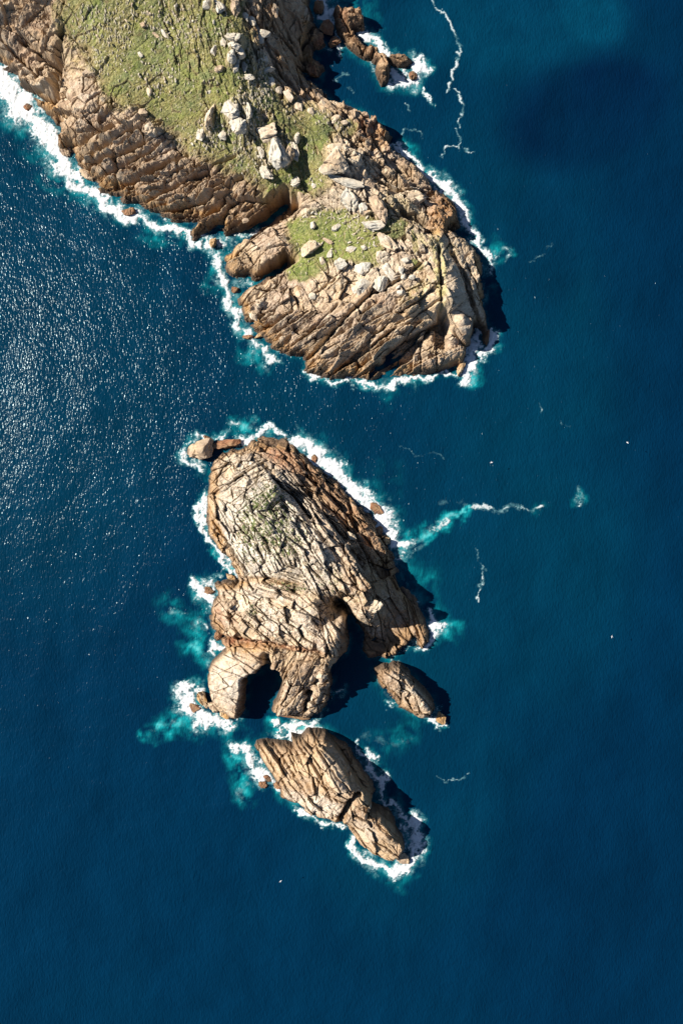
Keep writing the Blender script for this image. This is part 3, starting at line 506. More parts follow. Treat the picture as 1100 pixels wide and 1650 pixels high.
for nm, q, lb in (('rock_ridge', Qi[~pt], 'long cracked slab ridge'), ('rock_tail', Qi[pt], 'smaller tail block behind a dark cleft')):
    o = sub_mesh(nm, V, Cc, q, M_ROCK, root); tag(o, lb)
    o.matrix_parent_inverse = root.matrix_world.inverted()
    o.location = (-root.location.x, -root.location.y, 0)
TS = T
# ------------------------------------------------------------------ THE REEF
REEF = [(534, 24), (546, 17), (564, 20), (580, 24), (588, 42), (586, 54), (568, 54), (578, 66), (594, 82), (612, 86), (624, 94), (638, 88), (656, 90), (664, 102), (656, 112), (640, 110), (628, 106), (630, 122), (624, 137), (612, 138), (603, 120), (607, 106), (592, 100), (574, 90), (556, 78), (548, 62), (540, 48)]
RC = [(552, 34, 24), (574, 40, 20), (562, 66, 12), (580, 80, 14), (598, 92, 12), (616, 112, 20), (618, 128, 18), (640, 99, 13), (656, 102, 10), (545, 50, 14)]
T = build_height(REEF, RC, [(0, 0, 7)], [(550, 36, 1, 10, 20, 14, 6, .2), (575, 78, 1, 35, 20, 12, 6, .3), (612, 115, 1, 70, 18, 11, 6, .3), (645, 100, 1, 10, 18, 9, 5, .3)], [([(566, 52), (560, 40), (548, 20)], 2, 9), ([(602, 84), (598, 104)], 2.5, 12), ([(626, 92), (628, 110)], 2.5, 12), ([(580, 94), (588, 78)], 2, 8)], [], [], 131, 0.8, 10, 3.0)
C = rock_colour(T, -0.2, 131)
C = mixc(C, 'brown', .55 + .5 * fbm(T.u, T.v, 12, 133, 3)); C = mixc(C, 'rust', .25 + .6 * fbm(T.u, T.v, 20, 134, 3)); C = shore_colour(C, T, 39, 8, .5)
V, Cc, Qi = finish(T, C)
tag(sub_mesh('reef', V, Cc, Qi, M_ROCK), 'jagged chain of brown rocks running from the cliff out into white surf at the top', 'reef')
TR = T
#@@BOULDERS
# ------------------------------------------------------------------ boulders, stones and skerries
def ico(sub):
    import bmesh
    bm = bmesh.new(); bmesh.ops.create_icosphere(bm, subdivisions=sub, radius=1)
    bm.verts.ensure_lookup_table()
    V_ = np.array([v_.co[:] for v_ in bm.verts], F); Q_ = np.array([[v_.index for v_ in f.verts] for f in bm.faces], np.int32); bm.free()
    return V_, Q_
ICO = {k: ico(k) for k in (2, 3, 4, 5)}
def n3(P, sc, seed):   # cheap 3-D noise from three planar slices
    x, y, z = P[:, 0] / sc, P[:, 1] / sc, P[:, 2] / sc
    return (perlin(x + z * .7, y - z * .3, seed) + perlin(y + 3.1 + x * .2, z + 7.7, seed + 1) + perlin(z - 5.3, x + 2.2 - y * .4, seed + 2)) / 1.6
def boulder_mesh(name, rx, ry, rz, seed, sub, tone, cuts=9, z0=None, facet=0.72):
    """one rock: an ellipsoid cut by random joint planes, then roughened. sizes in metres"""
    V_, Q_ = ICO[sub]; rg = np.random.RandomState(seed); P = np.sign(V_) * np.abs(V_) ** 0.72; P = P / np.linalg.norm(P, axis=1, keepdims=True) ** .35; P = P.astype(F)
    P = P * (1 + 0.26 * n3(P, 0.75, seed)[:, None])
    for k in range(cuts + 4):
        n = rg.normal(size=3); n[2] *= 0.8; n /= np.linalg.norm(n); lim = rg.uniform(facet - .14, facet + .14)
        dd = P @ n; ex = np.clip(dd - lim, 0, None); P = P - (ex * 0.98)[:, None] * n[None].astype(F)
    P = P * (1 + 0.08 * n3(P, 0.45, seed + 5)[:, None] + 0.07 * n3(P, 0.2, seed + 9)[:, None])
    if sub >= 4:
        for q in range(4):   # joints across the rock
            n = rg.normal(size=3); n[2] *= .3; n[1] *= .35; n /= np.linalg.norm(n); dd = np.abs(P @ n - rg.uniform(-.4, .4) + .06 * n3(P, .5, seed + 30 + q))
            P = P * (1 - 0.22 * np.exp(-(dd / 0.045) ** 2))[:, None]
    R = P * np.array([rx, ry, rz], F)
    nn = n3(R, max(rx, ry) * .55, seed + 40) ; nf = n3(R, .7, seed + 50)
    C = np.tile(np.array(ALB[tone[0]], F), (len(P), 1)); C = mixc(C, tone[1], .45 + .9 * nn + .3 * nf); C = mixc(C, tone[2], sstep(.15, .6, nf + .4 * nn) * .6)
    if z0 is not None:   # wet foot of a rock standing in the sea
        zz = R[:, 2] + z0
        C = mixc(C, 'dark', sstep(.9 + .6 * nf, .2, zz))
    me = bpy.data.meshes.new(name); me.from_pydata(R.tolist(), [], Q_.tolist())
    at = me.color_attributes.new('Col', 'FLOAT_COLOR', 'POINT'); at.data.foreach_set('color', rgba(np.clip(C, .01, .9)).astype(F).ravel())
    me.materials.append(M_BOULDER); me.update()
    return me
PALE = ('pale', 'grey', 'white'); WARM = ('pale', 'tan', 'pink'); TAN = ('tan', 'pink', 'brown'); WET = ('brown', 'rust', 'dark'); OCH = ('tan', 'ochre', 'brown')
def place(name, x, y, rx, ry, an, hgt, tone, label, cat, group=None, seed=0, terrain=None, sub=4, me=None, sink=0.3, tilt=0, cuts=9, facet=.72):
    z = 0.0
    if terrain is not None:
        for it in range(3):
            wx, wy = to_world(x, y, z + hgt * .4); z = max(sample(terrain, wx, wy), 0)
    wx, wy = to_world(x, y, z + hgt * .3)
    zc = z * S + hgt * S * (0.5 - sink)
    if me is None: me = boulder_mesh(name, rx * S, ry * S, hgt * S * .62, seed, sub, tone, cuts, zc if terrain is None else None, facet)
    o = bpy.data.objects.new(name, me); col.objects.link(o)
    o.location = ((wx - CX) * S, -(wy - CY) * S, zc); o.rotation_euler = (math.radians(tilt), 0, -math.radians(an))
    tag(o, label, cat, group)
    return o
# x, y, half length, half width, angle, height, tone, label
BIG = [
 (376, 60, 10, 6, 5, 12, PALE, 'pale flat-topped crag capping the tall rock pile on the turf'),
 (378, 74, 9, 8, 50, 15, PALE, 'round white-grey boulder in the middle of the tall rock pile'),
 (373, 90, 9, 7, 100, 14, PALE, 'smooth grey boulder at the west foot of the tall rock pile'),
 (387, 84, 7, 6, 60, 13, PALE, 'grey boulder wedged into the shaded side of the tall rock pile'),
 (381, 107, 9, 5, 95, 9, PALE, 'narrow grey slab standing below the tall rock pile'),
 (394, 108, 9, 4, 80, 8, PALE, 'ribbed grey outcrop right of the narrow slab'),
 (400, 124, 10, 6, 5, 5, PALE, 'flat pale ledge under the rock pile'),
 (354, 110, 9, 6, -20, 6, TAN, 'brown low rock left of the rock pile foot'),
 (360, 67, 5, 5, 0, 6, PALE, 'small round white rock left of the tall rock pile'),
 (345, 80, 8, 4, -65, 8, PALE, 'thin upright grey rock leaning in the turf'),
 (338, 186, 17, 7, -75, 18, WARM, 'tall pale pinnacle rock throwing a dark shadow on the turf'),
 (324, 216, 9, 6, -60, 11, PALE, 'grey rock at the foot of the tall pinnacle'),
 (358, 217, 7, 7, 30, 8, PALE, 'squat grey rock right of the pinnacle shadow'),
 (374, 176, 15, 12, 60, 14, PALE, 'broad white outcrop with a notched top'),
 (384, 200, 15, 10, 80, 13, PALE, 'smooth white hump below the notched outcrop'),
 (400, 180, 14, 4, 85, 9, PALE, 'narrow white rib beside the notched outcrop'),
 (427, 184, 14, 10, 10, 10, WARM, 'square pale boulder above the great split outcrop'),
 (444, 16, 7, 12, 0, 10, TAN, 'brown rock on the cliff shoulder at the top'),
 (352, 10, 7, 12, -35, 9, PALE, 'slanting grey slab near the top edge of the turf'),
 (333, 5, 7, 6, 0, 9, PALE, 'knobbly white rock with a shadow near the top edge'),
 (380, 8, 16, 8, 70, 14, TAN, 'big smooth pinkish boulder at the cliff top'),
 (432, 215, 16, 14, 60, 20, WARM, 'pale upper block of the great split outcrop'),
 (446, 240, 22, 13, 75, 26, PALE, 'huge grey split block in the middle of the headland'),
 (462, 252, 17, 11, 85, 22, TAN, 'brownish lower half of the great split outcrop'),
 (474, 242, 15, 8, 75, 22, PALE, 'shaded right-hand slab of the great split outcrop'),
 (478, 223, 7, 5, -70, 14, PALE, 'small pale spike at the right corner of the split outcrop'),
 (428, 277, 13, 9, 55, 13, PALE, 'grey boulder below the great split outcrop'),
 (420, 243, 9, 5, 70, 8, PALE, 'slim pale rock left of the great split outcrop'),
 (476, 293, 9, 7, 60, 9, PALE, 'lone grey block on the bright green saddle'),
 (484, 313, 6, 4, 20, 5, TAN, 'low brown rock under the lone block'),
 (505, 298, 4, 4, 0, 4, PALE, 'small pale stone on the saddle path'),
 (543, 262, 22, 16, 25, 20, WARM, 'huge cream boulder with pock holes on the ridge'),
 (545, 240, 20, 9, 5, 12, WARM, 'flat cream cap rock above the pocked boulder'),
 (574, 256, 9, 12, 0, 14, WARM, 'pinkish block right of the pocked boulder'),
 (582, 278, 9, 12, -30, 15, WARM, 'upright pink block behind the pocked boulder'),
 (561, 292, 26, 7, 12, 9, PALE, 'banded pale ledge across the ridge crest'),
 (564, 320, 20, 13, 40, 17, PALE, 'white wedge-shaped outcrop on the ridge'),
 (585, 335, 14, 9, 50, 13, PALE, 'blue-grey rounded rock leaning on the white wedge'),
 (612, 338, 22, 12, 55, 14, TAN, 'long purple-brown whaleback rock above the hollow'),
 (602, 362, 20, 9, -8, 13, PALE, 'overhanging grey slab with shadow on the green hollow'),
 (668, 318, 16, 15, 60, 18, WARM, 'cream boulder with a sharp edge over the surf side'),
 (500, 397, 19, 12, -22, 16, WARM, 'largest oval boulder lying in the green hollow'),
 (540, 367, 9, 7, -35, 9, PALE, 'angular white boulder above the oval boulder'),
 (504, 362, 6, 8, 0, 8, PALE, 'small square white block at the upper edge of the green hollow'),
 (532, 408, 5, 9, 15, 6, PALE, 'upright egg-shaped stone right of the oval boulder'),
 (519, 419, 5, 7, 0, 6, WARM, 'small brown pointed stone below the oval boulder'),
 (566, 402, 10, 5, 0, 5, PALE, 'flat white rock in the lower part of the green hollow'),
 (586, 398, 6, 5, 0, 6, PALE, 'small round white stone alone on the green'),
 (528, 388, 10, 4, 40, 4, TAN, 'line of brown rubble below the angular white boulder'),
 (549, 426, 13, 11, 10, 12, PALE, 'domed pale rock at the lower rim of the hollow'),
 (586, 432, 15, 12, 10, 13, PALE, 'second domed pale rock, right of the first on the rim'),
 (625, 390, 22, 11, 35, 13, WARM, 'pink pale fan-shaped slab pointing to the hollow'),
 (616, 415, 16, 12, 40, 14, WARM, 'smooth cream hump under the fan-shaped slab'),
 (627, 440, 20, 9, 48, 12, PALE, 'long pale slab sliding toward the great crack'),
 (582, 462, 20, 16, -30, 14, PALE, 'big grey whitened block above the great crack'),
 (610, 458, 12, 14, 10, 12, PALE, 'grey block left of the rubble fan'),
 (652, 420, 7, 6, 20, 8, PALE, 'top block of the blue-grey rubble fan'),
 (646, 434, 6, 8, 20, 8, PALE, 'tall block in the middle of the rubble fan'),
 (650, 445, 7, 5, 40, 7, PALE, 'tilted block in the rubble fan'),
 (664, 447, 7, 6, 30, 7, PALE, 'squarish block on the right of the rubble fan'),
 (673, 452, 6, 5, 0, 7, PALE, 'round grey block ending the rubble fan'),
 (645, 471, 8, 6, -10, 8, PALE, 'white cube-like block across the great crack'),
 (642, 462, 6, 3, -40, 5, PALE, 'thin white splinter over the great crack'),
 (420, 489, 9, 9, 20, 12, WARM, 'protruding pale knob with a black shadow on the cracked slab'),
 (408, 508, 11, 7, 50, 11, WARM, 'pale knob nearer the surf on the cracked slab'),
 (503, 476, 8, 7, 20, 9, PALE, 'pale knob among the rubble in the lower slab'),
 (243, 210, 9, 10, 30, 15, WARM, 'cream standing boulder at the turf edge over the west cliffs'),
 (229, 180, 8, 8, 0, 9, TAN, 'brown round boulder at the turf edge left of the standing one'),
 (266, 55, 6, 3, 60, 6, PALE, 'pale pointed stone in the upper turf'),
 (252, 57, 9, 3, 35, 4, TAN, 'row of reddish rubble in the upper turf'),
 (231, 40, 6, 4, 10, 6, TAN, 'dark brown rock hole in the upper turf'),
 (226, 87, 4, 4, 0, 4, PALE, 'small white round stone alone on open turf'),
 (241, 147, 4, 6, 0, 5, WARM, 'tan rounded stone in the lower turf'),
 (337, 148, 3, 3, 0, 3, PALE, 'tiny white stone left of the notched outcrop'),
 (395, 355, 8, 6, 0, 6, TAN, 'brown block over the mouth of the dark inlet'),
]
for k, b_ in enumerate(BIG):
    x, y, rx, ry, an, hg, tn, lb = b_
    kk = 1.28 if (y < 300 and tn[0] == 'pale') else 1.06
    place('boulder', x, y, rx * kk, ry * kk, an, hg, tn, lb, 'boulder', seed=1000 + k * 13, terrain=TH, sub=4 if max(rx, ry) > 8 else 3, cuts=11, facet=.66)
for k, (x, y, rx, ry, an, hg, tn, lb) in enumerate([
 (501, 1103, 8, 7, 20, 12, TAN, 'brown fallen block in the pit of the blocky lobe, uppermost of three'),
 (513, 1114, 8, 11, -20, 14, TAN, 'tall split block beside the pit of the blocky lobe'),
 (487, 1123, 8, 6, 40, 10, TAN, 'lowest fallen block in the pit of the blocky lobe'),
 (520, 1088, 8, 7, 0, 10, WARM, 'pale block crowning the right edge of the blocky lobe'),
 (369, 972, 12, 11, 40, 13, TAN, 'rounded brown knob near the turquoise side of the pale wrinkled block'),
 (602, 975, 13, 10, 10, 14, WARM, 'smooth peach-coloured knob above the black gulf of the islet'),
 (446, 765, 10, 8, 30, 12, WARM, 'cream crag at the crest of the islet with shadow to its right'),
 (533, 901, 9, 8, 50, 9, WARM, 'pale block lying on the right flank of the islet'),
 (565, 863, 9, 6, 40, 9, WARM, 'pale angular block higher on the right flank of the islet')]):
    place('boulder', x, y, rx * 1.15, ry * 1.15, an, hg, tn, lb, 'boulder', seed=7000 + k * 19, terrain=TI, sub=4, cuts=11, facet=.66)
for k, (x, y, rx, ry, hg) in enumerate([(396, 26, 7, 5, 8), (407, 34, 8, 6, 9), (417, 44, 7, 7, 9), (425, 54, 6, 9, 10), (430, 70, 5, 8, 8), (419, 63, 5, 8, 8), (424, 96, 4, 9, 8), (431, 112, 4, 9, 8), (437, 132, 6, 7, 7), (448, 146, 7, 6, 8), (466, 156, 9, 8, 9), (482, 170, 7, 6, 7), (519, 168, 7, 6, 8), (500, 178, 6, 7, 7), (540, 190, 6, 9, 8), (552, 197, 5, 8, 8)]):
    place('boulder', x, y, rx * 1.25, ry * 1.25, 70, hg, PALE if k < 9 else WARM, 'pale rock in the broken row along the brow of the brown cliff', 'boulder', 'pale rocks along the cliff brow', seed=8000 + k * 23, terrain=TH, sub=3, cuts=11, facet=.64)
# small stones in the turf: copies of eight meshes
rg = random.Random(4)
smalls = [boulder_mesh('stone', 1, 1, 1, 3000 + k, 2, PALE if k % 3 else WARM, 8) for k in range(8)]
gpts = [(250, 20, 70, 30), (295, 50, 60, 25), (250, 130, 50, 24), (400, 190, 22, 60), (412, 100, 16, 50), (345, 205, 26, 26), (320, 20, 50, 25), (560, 350, 36, 10), (545, 385, 50, 26), (500, 345, 28, 8), (520, 290, 22, 30), (200, 60, 60, 50), (420, 265, 26, 26), (320, 235, 30, 14), (590, 385, 30, 20)]
cnt = 0; tries = 0
while cnt < 230 and tries < 4000:
    tries += 1
    gx, gy, a1, b1 = rg.choice(gpts); x = rg.gauss(gx, a1 * .55); y = rg.gauss(gy, b1 * .55)
    if y < 2 or x < 5: continue
    if grassness(np.array([x], F), np.array([y], F))[0] < 0.5: continue
    s_ = rg.uniform(.9, 2.3) * (1.3 if rg.random() < .1 else 1)
    lower = x > 465 and y > 340
    o = place('stone', x, y, 1, 1, 0, s_ * 1.3, PALE, 'small pale stone in the short turf of the green hollow' if lower else 'small pale stone half sunk in the headland turf', 'stone', 'small stones in the green hollow' if lower else 'small stones in the headland turf', terrain=TH, me=smalls[cnt % 8], sink=.35)
    o.scale = (s_ * S * rg.uniform(.6, .9), s_ * S * rg.uniform(1.0, 1.9), s_ * S); o.rotation_euler = (0, 0, rg.gauss(.25, .3) if not lower else rg.uniform(0, 3.1))
    cnt += 1
# rocks standing in the sea
SKER = [
 (524, 44, 10, 13, -20, 15, WET, 'orange-brown rock joining the reef to the cliff'),
 (513, 66, 12, 14, 10, 15, WET, 'dark brown rock under the cliff at the reef root'),
 (538, 68, 9, 10, 30, 12, WET, 'small brown rock left of the white surge channel'),
 (664, 122, 7, 8, 0, 10, WET, 'last dark rock of the reef deep in the foam'),
 (516, 12, 8, 14, 10, 14, WET, 'brown rock beside the surge at the top edge'),
 (505, 113, 14, 10, 50, 15, WET, 'reddish brown wedge rock at the cliff foot'),
 (492, 30, 9, 18, 12, 22, TAN, 'smooth purple-brown rock pillar on the cliff side'),
 (325, 727, 24, 19, 5, 28, TAN, 'round pale brown skerry ringed by foam'),
 (362, 716, 20, 10, -10, 12, WET, 'dark low skerry between the round one and the islet'),
 (332, 705, 6, 4, 30, 5, WET, 'tiny dark rock touching the round skerry'),
 (343, 391, 8, 9, 20, 14, OCH, 'brown cube-shaped rock off the inlet mouth'),
 (378, 467, 7, 6, 0, 7, WET, 'dark wave-washed rock in the white water below the inlet'),
 (401, 543, 8, 5, 0, 7, WET, 'low brown rock in the foam under the cracked slabs'),
 (421, 539, 10, 5, -30, 9, OCH, 'ochre slab rock touching the cracked slabs'),
 (326, 1124, 9, 15, -25, 18, OCH, 'brown upright rock against the pale dome'),
 (345, 1140, 12, 9, 50, 14, TAN, 'brown fractured rock below the pale dome'),
 (360, 1150, 8, 9, 0, 9, OCH, 'low brown rock right of the fractured one'),
 (312, 1140, 9, 7, 20, 6, WET, 'blackish rock awash in the foam'),
 (336, 950, 10, 6, 30, 7, WET, 'grey rock in the white surge beside the islet'),
 (352, 1024, 7, 9, 30, 8, WET, 'small brown rock at the orange gully mouth'),
 (372, 931, 10, 5, 20, 8, OCH, 'ochre rock in the turquoise nook'),
 (710, 1158, 7, 11, 5, 12, OCH, 'little orange rock off the tip of the brown spur'),
 (650, 1384, 14, 8, 35, 12, TAN, 'brown wedge rock at the tail of the long stack'),
 (447, 1265, 7, 7, 60, 9, WET, 'dark wet rock at the foot of the long stack'),
 (424, 1264, 8, 8, 40, 6, WET, 'black rock awash left of the long stack'),
 (431, 1254, 8, 5, 40, 6, WET, 'small brown rock awash near the long stack'),
 (604, 818, 12, 7, 45, 6, WET, 'dark rock awash in the long surf band'),
 (609, 857, 8, 9, 30, 10, WET, 'brown rock against the islet in the surf band'),
 (623, 871, 6, 8, -10, 10, OCH, 'ochre round rock at the end of the surf band'),
 (507, 738, 8, 5, 40, 6, WET, 'dark rock awash at the start of the surf band'),
 (138, 242, 6, 5, 0, 4, WET, 'faint brown rock awash under the west cliffs'),
 (45, 172, 7, 6, 40, 5, WET, 'brown rock in the heavy surf under the west cliffs'),
 (208, 342, 9, 7, 0, 9, WET, 'brown rock by the surf below the west ledges'),
 (143, 282, 12, 10, 60, 10, TAN, 'grey brown slab rock dipping into the surf'),
 (108, 240, 9, 14, -15, 10, TAN, 'grey brown rock apron under the west cliffs'),
 (470, 1154, 26, 5, 10, 8, WET, 'low dark ledge rock at the foot of the blocky lobe'),
 (784, 545, 4, 14, 5, 12, WET, 'thin dark rock fin at the eastern point'),
 (741, 595, 5, 13, 15, 14, OCH, 'brown rock finger at the southeast foot of the headland'),
]
for k, b_ in enumerate(SKER):
    x, y, rx, ry, an, hg, tn, lb = b_
    place('sea_rock', x, y, rx * 1.22, ry * 1.22, an, hg, tn, lb, 'rock', seed=5000 + k * 17, terrain=None, sub=4, sink=.2, cuts=12, facet=.66)

#@@SEA
# ------------------------------------------------------------------ SEA
def wave(x, y):
    return (0.55 * perlin(x / 46 + y / 90, y / 30 - x / 120, 21) + 0.35 * perlin(x / 20 - y / 45, y / 15, 22))
def graded(a, b, st):
    core = np.arange(a, b + st, st); o = []; d = st; p_ = core[-1]
    while p_ < 30000: d *= 1.45; p_ += d; o.append(p_)
    o = np.array(o); return np.concatenate([(core[0] - (o - core[-1]))[::-1], core, o])
# foam strength field on a 1 px grid
fx = np.arange(-60, 1160, 1.0); fy = np.arange(-90, 1560, 1.0); FX, FY = np.meshgrid(fx.astype(F), fy.astype(F))
Sf = np.zeros(FX.shape, F); Tq = np.zeros(FX.shape, F)
WA = (fbm(FX, FY, 30, 771, 5, .62)); WB = (fbm(FX, FY, 30, 772, 5, .62))
BN = fbm(FX, FY, 26, 775, 3)
def stroke(A, pts, s, wide=1.0, amp=26.0, soft=1.8, brk=0.0):
    for (x0, y0, w0), (x1, y1, w1) in zip(pts[:-1], pts[1:]):
        m = max(w0, w1) * 1.6 * wide * soft + 12
        i0 = max(int(min(x0, x1) - m - fx[0]), 0); i1 = max(int(max(x0, x1) + m - fx[0]), 0); j0 = max(int(min(y0, y1) - m - fy[0]), 0); j1 = max(int(max(y0, y1) + m - fy[0]), 0)
        xx = FX[j0:j1, i0:i1] + amp * WA[j0:j1, i0:i1]; yy = FY[j0:j1, i0:i1] + amp * WB[j0:j1, i0:i1]
        if xx.size == 0: continue
        d, t_, c = seg_dist(xx, yy, (x0, y0), (x1, y1)); w_ = (w0 + (w1 - w0) * t_) * wide
        bk = 1 + brk * BN[j0:j1, i0:i1]
        A[j0:j1, i0:i1] = np.maximum(A[j0:j1, i0:i1], s * bk * np.clip(1.12 - d / (w_ * soft), 0, 1))
FO = [  # dense surf: (x, y, half width), strength
 ([(-40, 100, 20), (-5, 122, 22), (28, 160, 24), (60, 200, 21), (84, 224, 18), (96, 262, 15), (118, 285, 13), (140, 308, 9), (168, 328, 9), (196, 345, 10), (222, 352, 8), (250, 362, 9), (278, 372, 9), (300, 378, 7), (318, 392, 6)], 1.05),
 ([(330, 385, 8), (342, 405, 8), (352, 430, 10), (358, 455, 11), (372, 478, 9), (378, 500, 9), (388, 525, 10), (404, 548, 9), (420, 562, 6), (440, 572, 6), (452, 578, 4)], .85), ([(345, 392, 6), (372, 384, 5), (398, 378, 5), (415, 366, 4)], .7), ([(380, 462, 7), (398, 458, 6), (410, 452, 4)], .6),
 ([(494, 598, 4), (510, 608, 5), (530, 614, 5), (560, 614, 4), (590, 620, 6), (630, 618, 7), (650, 617, 7), (680, 610, 5), (712, 603, 4), (735, 600, 4)], .95),
 ([(768, 530, 6), (764, 555, 7), (757, 580, 11), (752, 606, 11)], 1.05), ([(784, 535, 4), (793, 546, 9), (788, 562, 8), (778, 568, 6)], 1.0),
 ([(634, 232, 5), (650, 248, 8), (668, 262, 6), (685, 280, 7), (704, 292, 11), (724, 312, 12), (740, 338, 11), (750, 362, 11), (758, 382, 8), (772, 398, 7), (786, 412, 7)], 1.0),
 ([(786, 412, 7), (800, 405, 5), (790, 436, 6)], .6),
 ([(512, -30, 16), (522, 0, 14), (535, 22, 10), (520, 34, 6), (532, 36, 4)], 1.0), ([(540, 52, 3), (548, 66, 3), (552, 84, 4)], .9), ([(525, 76, 4), (530, 84, 4)], .6),
 ([(578, 46, 9), (594, 62, 11), (612, 76, 8), (628, 84, 6)], 1.05), ([(636, 120, 12), (650, 132, 12), (670, 130, 12), (680, 108, 10), (670, 95, 7)], 1.1), ([(625, 135, 7), (636, 142, 6)], .7), ([(600, 88, 4), (598, 108, 4)], .6), ([(684, 150, 3), (690, 162, 3)], .95), ([(697, 166, 1.5), (698, 170, 1.5)], .8),
 ([(478, 706, 10), (498, 720, 14), (516, 738, 16), (536, 758, 15), (556, 778, 12), (577, 796, 13), (599, 816, 15), (618, 838, 16), (632, 860, 13), (638, 878, 10), (655, 880, 9)], 1.1),
 ([(630, 888, 6), (640, 902, 7), (654, 898, 6)], .6), ([(386, 706, 5), (404, 706, 6), (415, 697, 7), (435, 695, 6), (455, 698, 5)], .95), ([(296, 730, 7), (302, 745, 6), (318, 752, 7), (330, 752, 5)], .8), ([(300, 718, 5), (312, 706, 5), (326, 704, 4), (345, 704, 6), (358, 702, 5)], .75), ([(372, 722, 4), (380, 712, 4)], .8),
 ([(332, 795, 6), (328, 815, 7), (328, 838, 7), (332, 858, 6), (342, 875, 5), (352, 892, 4), (372, 918, 5), (380, 932, 4)], .95),
 ([(318, 938, 9), (328, 950, 14), (334, 966, 11), (336, 980, 6)], 1.1), ([(340, 930, 6), (356, 925, 5)], .7), ([(352, 1038, 8), (345, 1052, 6), (360, 1030, 5)], 1.0), ([(332, 1008, 5), (338, 1016, 4)], .7),
 ([(304, 1100, 7), (296, 1120, 12), (302, 1140, 14), (320, 1156, 13), (340, 1165, 12), (360, 1168, 9), (376, 1160, 6)], .95), ([(318, 1105, 8), (322, 1112, 6)], .9), ([(282, 1125, 8), (285, 1140, 7)], .6),
 ([(452, 1168, 5), (470, 1166, 7), (490, 1166, 6), (508, 1168, 5)], 1.1), ([(455, 1182, 5), (464, 1178, 6), (465, 1190, 4)], 1.0),
 ([(692, 985, 5), (700, 998, 9), (703, 1012, 11), (695, 1028, 9), (684, 1037, 7), (676, 1044, 5)], 1.0), ([(712, 1004, 5), (725, 1014, 5)], .5), ([(668, 966, 3), (674, 968, 3)], .8), ([(634, 1056, 3), (646, 1046, 4), (662, 1034, 4)], .6), ([(690, 1156, 5), (700, 1162, 5), (712, 1168, 4)], .9), ([(702, 1148, 4), (706, 1142, 3)], .6), ([(620, 1132, 2), (632, 1134, 3)], .8),
 ([(530, 1116, 4), (545, 1118, 5), (556, 1112, 4)], .6), ([(512, 1160, 5), (522, 1145, 4), (530, 1135, 3)], .6),
 ([(382, 1200, 7), (396, 1214, 10), (408, 1232, 11), (420, 1248, 10), (432, 1262, 9), (444, 1274, 7)], 1.0), ([(398, 1260, 5), (390, 1285, 5)], .45), ([(380, 1196, 8), (396, 1204, 5)], .7),
 ([(482, 1306, 4), (494, 1314, 6), (510, 1320, 5), (528, 1328, 5), (548, 1332, 4)], .95),
 ([(575, 1200, 5), (584, 1214, 5), (594, 1230, 6), (610, 1240, 6), (616, 1254, 6), (612, 1270, 5), (622, 1290, 4), (640, 1302, 5), (655, 1318, 8)], .9),
 ([(655, 1318, 9), (672, 1332, 10), (670, 1350, 12), (668, 1372, 12), (655, 1392, 11), (636, 1404, 12), (612, 1396, 10), (594, 1385, 10), (578, 1376, 9), (568, 1360, 6), (566, 1346, 4)], .95), ([(640, 1410, 5), (642, 1418, 4)], .7),
]
for pts, s_ in FO:
    stroke(Sf, pts, s_); stroke(Tq, pts, s_ * .5, 1.6, 18.0, 1.3)
